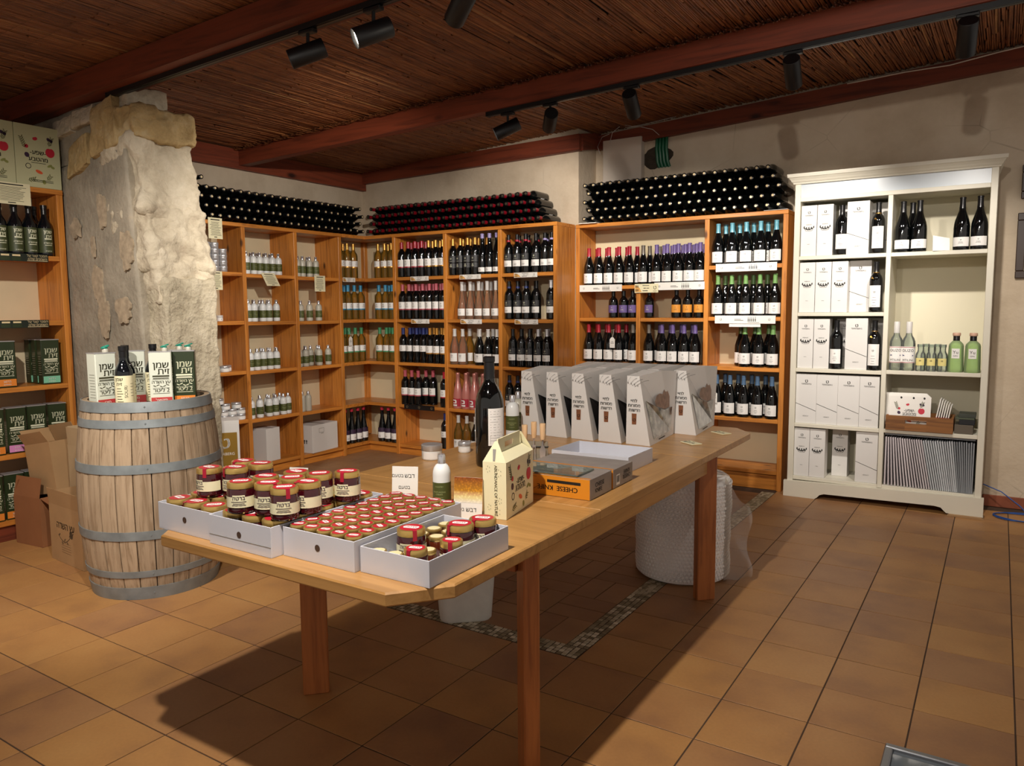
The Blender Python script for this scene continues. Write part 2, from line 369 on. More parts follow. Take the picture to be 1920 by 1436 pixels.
# woven clay pavers inside the mosaic border
PX0, PX1, PY0, PY1 = .02, 3.485, -2.615, .30
mod = .2345; pm = {0: tile_mesh(mod/2, mod, .011, .0006).mesh('paver'), 1: tile_mesh(mod, mod/2, .011, .0006).mesh('paver')}
i = 0; pav = []
x = PX1
while x-mod > PX0-.12:
    y = PY0; j = 0
    while y+mod < PY1+.12:
        d = (i+j) % 2
        for k in (0, 1):
            loc = (x-mod+mod/4+k*mod/2, y+mod/2, 0) if d == 0 else (x-mod/2, y+mod/4+k*mod/2, 0)
            pav.append((loc, d))
        y += mod; j += 1
    x -= mod; i += 1
pav.sort(key=lambda q: (q[0][0]-CAM.x)**2+(q[0][1]-CAM.y)**2); rest = MB()
for n, (loc, d) in enumerate(pav):
    if n < 298: obj('paver', pm[d], 'paver_clay', floor, (loc[0], loc[1], random.uniform(-.0008, .0008)))
    else:
        w_, h_ = (mod/4, mod/2) if d == 0 else (mod/2, mod/4); rest.box(loc[0]-w_+.0017, loc[0]+w_-.0017, loc[1]-h_+.0017, loc[1]+h_-.0017, -.011, 0)
obj('paver', rest, 'paver_clay', floor)['kind'] = 'stuff'
# mosaic tesserae, four wide, along the two visible sides and the far return
tm = tile_mesh(.0225, .0225, .009, .0006).mesh('tessera'); tess = []
for r in range(4):
    yy = -2.69+r*.0222; x = 3.56
    while x > .9: tess.append((x, yy)); x -= .0222
for r in range(4):
    xx = 3.496+r*.0222; y = -2.60
    while y < .26: tess.append((xx, y)); y += .0222
tess.sort(key=lambda p: (p[0]-CAM.x)**2+(p[1]-CAM.y)**2)
rest = MB()
for n, (x, y) in enumerate(tess):
    if n < 300: obj('tessera', tm, 'tessera_stone', floor, (x+random.uniform(-.001, .001), y+random.uniform(-.001, .001), random.uniform(-.0006, .0006)), (0, 0, random.uniform(-.06, .06)))
    else: rest.box(x-.0098, x+.0098, y-.0098, y+.0098, -.008, random.uniform(-.0006, .0004))
obj('tessera', rest, 'tessera_rest', floor)['kind'] = 'stuff'

# ================================================================ WALLS
m, nt, b = _nt('plaster'); MATS['plaster'] = m
t1 = tex(nt, 'Noise', 1.3, Detail=6.0, Roughness=.65); t2 = tex(nt, 'Noise', 26., Detail=5.0)
c = ramp(nt, t1.outputs[0], [(.25, srgb('#ad9a82')), (.5, srgb('#c9b8a0')), (.75, srgb('#d6c8b3'))])
v = tex(nt, 'Voronoi', 1.7, feature='DISTANCE_TO_EDGE'); 
crk = ramp(nt, v.outputs[0], [(.0, (1, 1, 1, 1)), (.006, (0, 0, 0, 1))])
c = mixc(nt, mixc(nt, 1.0, crk, ramp(nt, t1.outputs[0], [(.5, (0, 0, 0, 1)), (.62, (.55, .55, .55, 1))]), 'MULTIPLY'), c, srgb('#7d6d54'))
nt.links.new(c, b.inputs['Base Color']); b.inputs['Roughness'].default_value = .85
ad = nt.nodes.new('ShaderNodeMath'); ad.operation = 'ADD'; nt.links.new(t1.outputs[0], ad.inputs[0]); nt.links.new(t2.outputs[0], ad.inputs[1]); bump(nt, b, ad.outputs[0], .35, .012)
struct('wall_side', MB().box(-.55, -.31, -7.0, .31, 0, 3.0), 'plaster', 'rough cream plaster wall behind the side rack')
struct('wall_back', MB().box(-.55, 2.0, .31, .9, 0, 3.0), 'plaster', 'rough cream plaster wall behind the back rack')
struct('wall_recess', MB().box(2.0, 6.6, .615, .9, 0, 3.1), 'plaster', 'beige plaster wall behind the white cabinet')
plain('skirting_clay', '#8a4a30', .6, namp=.15, nscale=9)
struct('baseboard_recess', MB().bbox(4.80, 6.6, .600, .615, 0, .075, .003), 'skirting_clay', 'red clay skirting at the foot of the beige wall')

# ================================================================ CEILING
def cz(x, y): return 2.555+.034*(x+.3)+max(0., y+1.08)/1.7*.025*(x+.3)
cv = MB(); nx, ny = 24, 26
vs = [(-.6+7.2*i/nx, -7.0+7.9*j/ny, cz(-.6+7.2*i/nx, -7.0+7.9*j/ny)+.03) for j in range(ny+1) for i in range(nx+1)]
cv.add(vs, [(j*(nx+1)+i, (j+1)*(nx+1)+i, (j+1)*(nx+1)+i+1, j*(nx+1)+i+1) for j in range(ny) for i in range(nx)])
plain('roof_dark', '#24120a', .9)
ceiling = struct('ceiling', cv, 'roof_dark', 'brown reed matting ceiling under red timber beams')
m, nt, b = _nt('reed'); MATS['reed'] = m
at = nt.nodes.new('ShaderNodeAttribute'); at.attribute_name = 'tone'
t1 = tex(nt, 'Noise', 8.0, stretch=(9, 1, 1), Detail=3.0); t2 = tex(nt, 'Noise', .9, Detail=2.)
c = ramp(nt, at.outputs['Fac'], [(0, srgb('#562a18')), (.5, srgb('#9a5c34')), (.85, srgb('#b87a48')), (1, srgb('#d6a468'))])
c = mixc(nt, .5, c, ramp(nt, t1.outputs[0], [(.3, srgb('#4d2816')), (.7, srgb('#b0713f'))]))
c = mixc(nt, .55, c, ramp(nt, t2.outputs[0], [(.35, (.55, .48, .45, 1)), (.6, (1, 1, 1, 1))]), 'MULTIPLY')
nt.links.new(c, b.inputs['Base Color']); b.inputs['Roughness'].default_value = .5
rd = MB(); tone = []
x = -.36
while x < 6.2:
    y = -5.6+random.uniform(-.9, 0)
    while y < .6:
        L = random.uniform(.5, 1.7); y1 = min(y+L, .62); r = random.uniform(.0045, .0072); dz = random.uniform(-.004, .006)
        skew = random.uniform(-.012, .012)
        bend = .05*math.exp(-((x-3.2)/.8)**2)*math.exp(-((y+.2)/.8)**2)
        n = 3; sec = []
        for i in range(n+1):
            yy = y+(y1-y)*i/n; xx = x+skew*(i/n-.5)+bend*math.sin(yy*2.2); z = cz(xx, yy)+.012+dz
            sec.append([(xx-r, yy, z+r*.5), (xx-r*.55, yy, z-r*.75), (xx+r*.55, yy, z-r*.75), (xx+r, yy, z+r*.5)])
        o = len(rd.v)
        for s in sec: rd.v += s
        for i in range(n):
            for k in range(3): rd.f.append((o+i*4+k, o+(i+1)*4+k, o+(i+1)*4+k+1, o+i*4+k+1)); rd.sm.append(False)
        rd.f.append((o, o+1, o+2, o+3)); rd.sm.append(False)
        tn = min(1., max(0., random.gauss(.48, .22))); tone += [tn]*(4*(n+1))
        y = y1+random.uniform(.0, .02)
        if y1 >= .62: break
    x += random.uniform(.0105, .0128)
for yy in [-5.3+.135*i for i in range(44)]:        # binding twine
    o = len(rd.v); pts = [(-.36+6.5*i/40, yy+random.uniform(-.006, .006)) for i in range(41)]
    for px, py in pts: rd.v += [(px, py-.0013, cz(px, py)+.002), (px, py+.0013, cz(px, py)+.002)]; tone += [0., 0.]
    for i in range(40): rd.f.append((o+2*i, o+2*i+1, o+2*i+3, o+2*i+2)); rd.sm.append(False)
reeds = obj('reed_matting', rd, 'reed', ceiling); reeds['kind'] = 'stuff'
a = reeds.data.attributes.new('tone', 'FLOAT', 'POINT'); a.data.foreach_set('value', tone)
# frayed reed ends over the far beam
fr = MB()
for i in range(520):
    x = -.25+5.6*i/520+random.uniform(-.006, .006); z = cz(x, -1.12)-.004+random.uniform(-.006, .01)
    fr.tube([(x, -1.125+random.uniform(-.012, .01), z), (x+random.uniform(-.012, .012), -1.165+random.uniform(-.02, .01), z-random.uniform(0, .014))], .0042, 4)
o = obj('reed_ends', fr, 'reed', ceiling); o['kind'] = 'stuff'

# ---- timber beams and wall plates
def board(name, p0, p1, w, h, mat, label=None, parent=None, axis='x'):
    """plank whose underside centre line runs p0 -> p1; width w across, height h up"""
    (xa, ya, za), (xb, yb, zb) = p0, p1; mb = MB()
    if axis == 'x': mb.hexa([(xa, ya-w/2, za), (xb, yb-w/2, zb), (xb, yb+w/2, zb), (xa, ya+w/2, za), (xa, ya-w/2, za+h), (xb, yb-w/2, zb+h), (xb, yb+w/2, zb+h), (xa, ya+w/2, za+h)])
    else: mb.hexa([(xa-w/2, ya, za), (xa+w/2, ya, za), (xb+w/2, yb, zb), (xb-w/2, yb, zb), (xa-w/2, ya, za+h), (xa+w/2, ya, za+h), (xb+w/2, yb, zb+h), (xb-w/2, yb, zb+h)])
    o = obj(name, mb, mat, parent)
    if parent is None: o['kind'] = 'structure'; o['label'] = label
    return o
def bz(x): return 2.43+.034*(x+.3)
board('trim_1', (-.31, -1.08, bz(-.31)), (6.2, -1.08, bz(6.2)), .075, .125, 'beam_wood_x', 'red timber ceiling beam carrying the far lamp track')
board('trim_2', (-.31, -2.72, bz(-.31)), (6.2, -2.72, bz(6.2)), .155, .125, 'beam_wood_x', 'wide red timber beam resting over the stone pillar')
board('trim_3', (-.31, -4.40, bz(-.31)), (6.2, -4.40, bz(6.2)), .12, .125, 'beam_wood_x', 'timber beam overhead above the viewer')
board('trim_4', (-.285, -7.0, 2.405), (-.285, .31, 2.405), .05, .15, 'beam_wood_y', 'timber wall plate along the side wall', axis='y')
board('trim_5', (-.31, .285, 2.465), (2.03, .285, 2.515), .05, .125, 'beam_wood_x', 'timber wall plate along the back wall')
board('trim_6', (2.02, .30, 2.52), (2.02, .615, 2.58), .05, .125, 'beam_wood_y', 'short timber plate turning the wall corner', axis='y')
board('trim_7', (2.03, .59, 2.565), (6.5, .59, 2.835), .05, .11, 'beam_wood_x', 'timber wall plate over the white cabinet')

# ================================================================ TRACKS AND LAMPS
for k, x0, x1, lab in (('far', 2.10, 6.0, 'black lamp track under the far ceiling beam'), ('mid', .75, 5.9, 'black lamp track under the beam over the pillar'), ('own', 2.2, 6.0, 'black lamp track overhead above the viewer')):
    y = TRACK_Y[k]
    t = thing('lamp_track', lab, 'lamp track')
    board('rail', (x0, y, bz(x0)-.024), (x1, y, bz(x1)-.024), .036, .024, 'black_metal', parent=t)
    board('slot', (x0+.01, y, bz(x0)-.0255), (x1, y, bz(x1)-.0255), .014, .003, 'capsule_black', parent=t)
    board('end_cap', (x0-.012, y, bz(x0)-.026), (x0, y, bz(x0)-.026), .04, .028, 'black_metal', parent=t)
plain('lamp_lens', '#fff1dc', .3, emit=14.0)
for i, (trk, x, aim, W, cone, txt) in enumerate(LAMPS):
    y = TRACK_Y[trk]; zt = bz(x)-.025
    t = thing('track_spotlight', 'black cylinder spotlight '+txt, 'spotlight', (x, y, zt), group='cylinder spotlights on the ceiling tracks')
    obj('adapter', MB().bbox(-.045, .045, -.016, .016, -.016, 0, .003), 'black_metal', t)
    obj('stem', MB().tube([(0, 0, -.01), (0, 0, -.075)], .0075, 8), 'black_metal', t)
    piv = Vector((0, 0, -.095)); d = (Vector(aim)-(Vector((x, y, zt))+piv)).normalized()
    q = d.to_track_quat('Z', 'Y').to_matrix().to_4x4(); q.translation = piv
    mb = MB().lathe([(0, -.075), (.0385, -.075), (.0405, -.072), (.0405, .083), (.0385, .085), (.0375, .083), (.0370, .068), (0, .068)], 24)
    obj('housing', mb.xf(q), 'black_metal', t)
    obj('lens', MB().lathe([(.0365, .0705), (0, .0705)], 24).xf(q), 'lamp_lens', t)
    ld = bpy.data.lights.new('spot_beam', 'SPOT'); ld.energy = W; ld.color = WARM; ld.spot_size = math.radians(cone); ld.spot_blend = .75; ld.shadow_soft_size = .028
    lo = bpy.data.objects.new('spot_beam', ld); COL.objects.link(lo); lo.parent = t
    M2 = d.to_track_quat('-Z', 'Y').to_matrix().to_4x4(); M2.translation = piv+d*.10
    lo.matrix_local = M2

# ================================================================ STONE PILLAR
m, nt, b = _nt('cement'); MATS['cement'] = m
t1 = tex(nt, 'Noise', 2.6, Detail=7.0, Roughness=.7); t2 = tex(nt, 'Noise', 30., Detail=6.0)
c = ramp(nt, t1.outputs[0], [(.25, srgb('#756e63')), (.45, srgb('#99907f')), (.6, srgb('#aaa08e')), (.75, srgb('#c0ae94'))])
nt.links.new(c, b.inputs['Base Color']); b.inputs['Roughness'].default_value = .9
ad = nt.nodes.new('ShaderNodeMath'); ad.operation = 'ADD'; nt.links.new(t1.outputs[0], ad.inputs[0]); nt.links.new(t2.outputs[0], ad.inputs[1]); bump(nt, b, ad.outputs[0], .5, .015)
for nm, cols in (('limestone', ('#a3957f', '#c3b79f', '#d3c8b2')), ('ochre_stone', ('#9a8157', '#b79d6c', '#c3b08a')), ('rough_render', ('#8b8069', '#b5aa92', '#c4baa4'))):
    m, nt, b = _nt(nm); MATS[nm] = m
    t1 = tex(nt, 'Noise', 7., Detail=7.0, Roughness=.7); t2 = tex(nt, 'Noise', 40., Detail=5.0)
    nt.links.new(ramp(nt, t1.outputs[0], [(.28, srgb(cols[0])), (.5, srgb(cols[1])), (.72, srgb(cols[2]))]), b.inputs['Base Color']); b.inputs['Roughness'].default_value = .9
    ad = nt.nodes.new('ShaderNodeMath'); ad.operation = 'ADD'; nt.links.new(t1.outputs[0], ad.inputs[0]); nt.links.new(t2.outputs[0], ad.inputs[1]); bump(nt, b, ad.outputs[0], .7 if nm == 'rough_render' else .5, .02)
def rough(mb_name, corners, m, parent, sub=5, amp=.02, fr=6., seed=0, rnd=.25):
    """a hexahedron from 8 corners, subdivided, softened and roughened like hewn stone"""
    bm = bmesh.new(); vs = [bm.verts.new(p) for p in corners]
    for f in [(0, 3, 2, 1), (4, 5, 6, 7), (0, 1, 5, 4), (1, 2, 6, 5), (2, 3, 7, 6), (3, 0, 4, 7)]: bm.faces.new([vs[i] for i in f])
    bmesh.ops.subdivide_edges(bm, edges=list(bm.edges), cuts=2**sub//2-1, use_grid_fill=True)
    if rnd: 
        for _ in range(3): bmesh.ops.smooth_vert(bm, verts=list(bm.verts), factor=rnd, use_axis_x=True, use_axis_y=True, use_axis_z=True)
    bm.normal_update()
    for v in bm.verts:
        p = v.co+Vector((seed*7.1, seed*3.3, seed*1.7))
        h = noise.fractal(p*fr, 1.0, 2.0, 5)+.6*noise.noise(p*fr*.4)+(.45*noise.ridged_multi_fractal(p*fr*1.7, 1.0, 2.0, 4, 1.0, 2.0)-.35 if amp > .025 else 0)
        v.co += v.normal*h*amp
    me = bpy.data.meshes.new(mb_name); bm.to_mesh(me); bm.free()
    for p in me.polygons: p.use_smooth = True
    return obj(mb_name, me, m, parent)
def hx(x0, x1, y0, y1, z0, z1, tx=0., ty=0.):
    return [(x0, y0, z0), (x1, y0, z0), (x1, y1, z0), (x0, y1, z0), (x0, y0, z1), (x1+tx, y0, z1), (x1+tx, y1+ty, z1), (x0, y1+ty, z1)]
pil = thing('stone_pillar', 'rough stone pillar with grey cement face behind the barrel', 'pillar'); pil['kind'] = 'structure'
# cement faced core (wall stub between the oil rack and the side rack)
rough('cement_face', [(-.30, -2.66, 0), (1.06, -2.735, 0), (1.04, -2.44, 0), (-.30, -2.40, 0), (-.30, -2.66, 2.14), (.89, -2.735, 2.16), (.88, -2.44, 2.16), (-.30, -2.40, 2.14)], 'cement', pil, 6, .007, 5., 1, .05)
rough('mortar', [(-.30, -2.66, 2.14), (.87, -2.715, 2.16), (.86, -2.44, 2.16), (-.30, -2.40, 2.14), (-.30, -2.66, 2.43), (.82, -2.70, 2.47), (.82, -2.44, 2.47), (-.30, -2.40, 2.43)], 'cement', pil, 5, .01, 8., 2, .05)
for sd, (mt, amp, fq, c8) in enumerate([
    ('ochre_stone', .010, 9., [(.25, -2.715, 2.06), (.50, -2.737, 2.12), (.50, -2.55, 2.12), (.25, -2.55, 2.06), (.27, -2.71, 2.24), (.51, -2.735, 2.29), (.51, -2.55, 2.29), (.27, -2.55, 2.24)]),
    ('ochre_stone', .012, 9., [(.56, -2.745, 2.14), (.84, -2.75, 2.19), (.84, -2.5, 2.19), (.56, -2.5, 2.14), (.59, -2.74, 2.40), (.80, -2.75, 2.455), (.80, -2.5, 2.455), (.59, -2.5, 2.40)]),
    ('limestone', .012, 9., [(.10, -2.71, 2.30), (.33, -2.725, 2.32), (.33, -2.5, 2.32), (.10, -2.5, 2.30), (.10, -2.70, 2.40), (.33, -2.715, 2.42), (.33, -2.5, 2.42), (.10, -2.5, 2.40)]),
    ('limestone', .012, 9., [(.36, -2.73, 2.33), (.56, -2.735, 2.345), (.56, -2.5, 2.345), (.36, -2.5, 2.33), (.37, -2.72, 2.425), (.57, -2.72, 2.44), (.57, -2.5, 2.44), (.37, -2.5, 2.425)]),
    ('limestone', .014, 9., hx(.64, .88, -2.70, -2.47, 2.36, 2.50)),
    ('ochre_stone', .030, 6., hx(.68, .985, -2.730, -2.37, 2.215, 2.375, -.02, .0)),
    ('limestone', .034, 5., hx(.62, 1.000, -2.715, -2.37, 1.84, 2.24, -.05, -.02)),
    ('limestone', .020, 6., hx(.70, 1.005, -2.70, -2.40, 1.70, 1.93)),
    ('limestone', .034, 5., hx(.70, 1.055, -2.705, -2.36, 1.52, 1.84, -.05, .0)),
    ('limestone', .030, 5., hx(.72, 1.085, -2.70, -2.36, 1.34, 1.62, -.05, .0)),
    ('rough_render', .016, 14., hx(.74, 1.135, -2.69, -2.395, -.0, 1.47, -.025, .02)),
]):
    rough('stone', c8, mt, pil, 6, amp, fq, sd+3, .45)
plain('plaster_patch', '#a8977f', .9, namp=.25, nscale=30, bmp=.4)
for i, (px_, pz_, a_, b_) in enumerate(((.31, 1.78, .055, .05), (.62, 1.86, .035, .10), (.53, 1.45, .05, .11), (.86, 1.62, .06, .10), (.58, 1.27, .05, .12), (.80, 1.30, .07, .07), (.50, 1.66, .02, .05))):
    mb = MB(); n_ = 26; pts = []
    for k in range(n_):
        an = 2*PI*k/n_; rr = 1+.55*noise.noise(Vector((math.cos(an)*1.8+i*5, math.sin(an)*1.8, i*1.3))); pts.append((px_+a_*rr*math.cos(an), -2.6765-.054*(px_+.3)-.0075, pz_+b_*rr*math.sin(an)))
    mb.poly([(p[0], p[1]-.0006, p[2]) for p in pts]); mb.add([(p[0], p[1]-.0006, p[2]) for p in pts]+[(p[0], p[1]+.012, p[2]) for p in pts], [(k, n_+k, n_+(k+1) % n_, (k+1) % n_) for k in range(n_)])
    obj('plaster_patch', mb, 'plaster_patch', pil)

# ================================================================ DUCT COVER, CONDUITS, CABLES ON THE WALL
t = thing('duct_cover', 'plain beige boxed duct cover over the lying bottles, with loose wires', 'duct cover')
plain('duct_beige', '#d6cabc', .7, namp=.03, nscale=6)
obj('box_panel', MB().bbox(2.095, 2.425, .545, .615, 2.288, 2.625, .003), 'duct_beige', t)
for i, pts in enumerate([[(2.08, .53, 2.52), (2.06, .52, 2.58), (2.10, .52, 2.65), (2.16, .53, 2.67)], [(2.16, .535, 2.60), (2.20, .50, 2.67), (2.28, .50, 2.72), (2.36, .52, 2.70), (2.42, .54, 2.705), (2.70, .56, 2.735)],
                         [(2.30, .52, 2.70), (2.42, .52, 2.69), (2.52, .54, 2.66), (2.57, .57, 2.61), (2.62, .59, 2.615)]]):
    obj('wire', MB().tube(pts, .0022, 6), 'capsule_white', t)
cdt = thing('green_conduit', 'bundle of green conduits coming out of a hole in the beige wall', 'conduit')
for i in range(4): obj('pipe', MB().tube([(2.535+i*.026, .60, 2.62), (2.535+i*.026, .588, 2.52), (2.54+i*.027, .60, 2.42), (2.55+i*.027, .615, 2.38)], .013, 8), plain('conduit_green', '#0d5a3c', .4), cdt)
hole = MB(); pts = []
for i in range(22):
    a = 2*PI*i/22; rr = 1+.22*noise.noise(Vector((math.cos(a)*2, math.sin(a)*2, .3))); pts.append((2.53+.125*rr*math.cos(a), .6135, 2.46+.085*rr*math.sin(a)))
obj('wall_hole', hole.poly(pts), plain('hole_dark', '#3d342a', .95, namp=.3, nscale=30), cdt)
tag(obj('ceiling_cable', MB().tube([(3.9, .565, 2.785), (4.25, .555, 2.80), (4.5, .555, 2.80), (4.75, .55, 2.83), (5.4, .55, 2.89)], .004, 6), 'duct_beige'), 'thin pale cable running along the timber plate above the cabinet', 'cable')
# ================================================================ PINE RACKS
TH = .028
SZ = [.092, .452, .828, 1.208, 1.574, 1.95]      # upper faces of the shelves (bottom, 4th .. top board)
def rack_x(name, label, yf, depth, posts, shelves, cat='shelf rack', top=1.95, plinth=True, backs=True, end_panels=True):
    """rack standing along x, open towards -y; posts = x centres; shelves = list of (x0, x1, z_top)"""
    t = thing(name, label, cat)
    for x in posts:
        z1 = top-TH
        if isinstance(x, tuple): x, z1 = x
        obj('upright', MB().bbox(x-.017, x+.017, yf, yf+depth, 0, z1, .002), 'pine_z', t)
    xs_ = [p[0] if isinstance(p, tuple) else p for p in posts]; xa, xb = min(xs_)-.017, max(xs_)+.017
    obj('top_board', MB().bbox(xa, xb, yf-.004, yf+depth, top-TH, top, .002), 'pine_x', t)
    for x0, x1, z in shelves: obj('shelf', MB().bbox(x0, x1, yf+.004, yf+depth, z-TH, z, .002), 'pine_x', t)
    if plinth: obj('plinth', MB().bbox(xa+.017, xb-.017, yf+.025, yf+.045, 0, shelves[0][2]-TH, .002), 'pine_x', t)
    if backs: obj('back_panel', MB().box(xa+.005, xb-.005, yf+depth-.006, yf+depth, .02, top-TH), 'cream_wall_back', t)
    return t
def rack_y(name, label, xf, depth, posts, shelves, top=1.95, plinth=True):
    """rack standing along y, open towards +x"""
    t = thing(name, label, 'shelf rack')
    for y in posts: obj('upright', MB().bbox(xf-depth, xf, y-.017, y+.017, 0, top-TH, .002), 'pine_z', t)
    ya, yb = min(posts)-.017, max(posts)+.017
    obj('top_board', MB().bbox(xf-depth, xf+.004, ya, yb, top-TH, top, .002), 'pine_y', t)
    for y0, y1, z in shelves: obj('shelf', MB().bbox(xf-depth, xf-.004, y0, y1, z-TH, z, .002), 'pine_y', t)
    if plinth: obj('plinth', MB().bbox(xf-.045, xf-.025, ya+.017, yb-.017, 0, shelves[0][2]-TH, .002), 'pine_y', t)
    obj('back_panel', MB().box(xf-depth, xf-depth+.006, ya+.005, yb-.005, .02, top-TH), 'cream_wall_back', t)
    return t
DP = .295
LP_ = [-2.02, -1.8, -1.311, -.805, -.311]
LP_ = [-1.82, -1.311, -.805, -.311]
sh = []
for a, b2, dz in ((-1.803, -1.328, .008), (-1.294, -.822, .0), (-.788, -.328, -.005)):
    for z in SZ[:5]: sh.append((a, b2, z+dz))
rack_y('shelf_rack', 'orange pine rack of cream bottles along the side wall behind the pillar', 0., DP, LP_, sh)
# corner unit, L shaped shelves
t = thing('corner_rack', 'pine corner rack joining the side and back racks, holding white wine', 'shelf rack')
Lp = [(-DP, -.293), (-.004, -.293), (-.004, .004), (.319, .004), (.319, DP), (-DP, DP)]
for z in SZ[:5]: obj('shelf', MB().prism(Lp, z-TH, z), 'pine_x', t)
obj('top_board', MB().prism([(-DP, -.293), (.004, -.293), (.004, -.004), (.319, -.004), (.319, DP), (-DP, DP)], SZ[5]-TH, SZ[5]), 'pine_x', t)
obj('plinth', MB().bbox(-.045, -.025, -.293, .045, 0, SZ[0]-TH, .002), 'pine_y', t); obj('plinth', MB().bbox(-.025, .319, .025, .045, 0, SZ[0]-TH, .002), 'pine_x', t)
obj('back_panel', MB().box(-DP, -DP+.006, -.293, DP, .02, 1.92), 'cream_wall_back', t); obj('back_panel', MB().box(-DP+.006, .319, DP-.006, DP, .02, 1.92), 'cream_wall_back', t)
obj('corner_strip', MB().bbox(-DP+.006, -DP+.05, DP-.05, DP-.006, .1, 1.92, .002), 'pine_z', t)
# back rack (three bays)
sh = [(a, b2, z) for a, b2 in ((.353, .882), (.916, 1.435), (1.469, 1.944)) for z in SZ[:5]]
rack_x('shelf_rack', 'orange pine rack of three bays against the back wall', 0., DP, [.336, .899, 1.452, 1.961], sh)
# recessed rack (wide bay and one narrow bay)
YR = .3035
sh = [(2.012, 3.025, 1.466)] + [(a, b2, z) for a, b2 in ((2.012, 2.498), (2.532, 3.025)) for z in (1.216, .868, .50)] + [(2.012, 3.025, .135)]
sh += [(3.059, 3.569, z) for z in (1.590, 1.224, .868, .506, .141)]
sh.sort(key=lambda q: q[2])
rack_x('shelf_rack', 'orange pine rack in the wall recess beside the white cabinet', YR, DP, [1.995, (2.515, 1.438), 3.042, 3.586], sh, top=1.95)

# ================================================================ BOTTLES
BORD = [(0, 0), (.035, 0), (.0372, .005), (.0375, .012), (.0375, .186), (.0365, .200), (.031, .217), (.021, .231), (.0152, .245), (.0142, .262), (.0142, .293), (.0156, .294), (.0156, .301), (.013, .303), (0, .303)]
BURG = [(0, 0), (.039, 0), (.0415, .006), (.042, .014), (.042, .128), (.0405, .148), (.035, .172), (.026, .198), (.0185, .222), (.0152, .245), (.0142, .262), (.0142, .288), (.0156, .289), (.0156, .296), (.013, .298), (0, .298)]
TALL = [(0, 0), (.034, 0), (.0362, .005), (.0365, .012), (.0365, .150), (.034, .172), (.026, .205), (.018, .240), (.0148, .265), (.0142, .285), (.0142, .318), (.0156, .319), (.0156, .326), (.013, .328), (0, .328)]
FLUTE = [(0, 0), (.036, 0), (.0385, .006), (.039, .014), (.038, .09), (.034, .125), (.027, .165), (.0195, .2), (.0150, .23), (.0142, .262), (.0142, .300), (.0156, .301), (.0156, .308), (.013, .31), (0, .31)]
CHAMP = [(0, 0), (.038, 0), (.041, .006), (.0415, .014), (.0415, .10), (.040, .125), (.034, .16), (.026, .195), (.0195, .225), (.0165, .245), (.0160, .28), (.0175, .285), (.018, .296), (.015, .303), (0, .305)]
SQUAT = [(0, 0), (.034, 0), (.0365, .005), (.037, .012), (.037, .118), (.0355, .132), (.028, .147), (.0175, .158), (.0145, .166), (.0140, .198), (.0152, .199), (.0152, .206), (.013, .208), (0, .208)]
CREAM = [(0, 0), (.024, 0), (.0265, .003), (.027, .008), (.027, .108), (.0262, .118), (.023, .128), (.0175, .136), (.0115, .140), (0, .140)]
def rad(prof, z):
    for (r0, z0), (r1, z1) in zip(prof, prof[1:]):
        if z0 <= z <= z1 and z1 > z0: return r0+(r1-r0)*(z-z0)/(z1-z0)
    return prof[4][0]
def cap_prof(prof, z0):
    p = [(rad(prof, z0)+.0008, z0)]+[(r+.0008, z+.0006) for r, z in prof if z > z0+.004]
    return p
BT = {}
def btype(key, prof, glass, cap, cz0, label=None, band=None, label2=None, tet=.018, lines=3, arc=1.15, seg=18):
    """label = (z0, z1, material); band / label2 the same, band just under or over the label"""
    d = {'body': (MB().lathe(prof, seg).mesh('wine_bottle'), glass), 'r': max(r for r, z in prof)}
    if cap: d['capsule'] = (MB().lathe(cap_prof(prof, cz0), seg).mesh('capsule'), cap)
    def patch(z0, z1): 
        r = max(rad(prof, z0), rad(prof, z1), d['r']*.97)+.0006; return cyl_rect(MB(), r, -arc*r, arc*r, z0, z1, 8), r
    if label:
        mb, r = patch(label[0], label[1]); d['label'] = (mb.mesh('label'), label[2])
        pr = MB(); zt = label[1]-.30*(label[1]-label[0]); rr = r+.0006
        if tet: cyl_text(pr, S_TET, tet, rr, zt, 0, .015)
        for i in range(lines):
            w = (.010, .013, .008, .012)[i % 4]; zz = label[0]+(label[1]-label[0])*(.44-.12*i); cyl_rect(pr, rr, -w, w, zz, zz+.0016)
        d['print'] = (pr.mesh('print'), 'ink' if label[2] not in ('label_grey', 'label_wine', 'label_violet') else 'ink_pale')
    if band: mb, r = patch(band[0], band[1]); d['band'] = (mb.mesh('band'), band[2])
    if label2:
        mb, r = patch(label2[0], label2[1]); d['emblem_label'] = (mb.mesh('emblem_label'), label2[2])
        pr = MB(); cyl_text(pr, S_TET, .020, r+.0006, (label2[0]+label2[1])/2+.004, 0, .015); cyl_rect(pr, r+.0006, -.012, .012, label2[0]+.008, label2[0]+.0096)
        d['emblem_print'] = (pr.mesh('print'), 'ink_pale')
    BT[key] = d
BL = (.078, .128)
btype('red', BORD, 'dark_glass', 'capsule_red', .246, (.090, .150, 'label_white'), (.080, .090, 'capsule_red'))
btype('goldred', BORD, 'dark_glass', 'capsule_gold', .246, (.090, .150, 'label_white'), (.080, .090, 'capsule_gold'))
btype('rosered', BORD, 'dark_glass', 'capsule_rose', .246, (.090, .150, 'label_white'), (.080, .090, 'capsule_rose'))
btype('navy', BORD, 'dark_glass', 'capsule_navy', .246, (.098, .150, 'label_white'))
btype('gold_white', BORD, 'white_wine_glass', 'capsule_gold', .246, (.100, .150, 'label_white'), (.090, .100, 'capsule_gold'))
btype('blue_white', BORD, 'white_wine_glass', 'capsule_blue', .246, (.095, .145, 'label_white'), (.084, .095, 'capsule_blue'))
btype('green_white', BORD, 'white_wine_glass', 'capsule_green', .246, (.095, .145, 'label_white'), (.084, .095, 'capsule_green'))
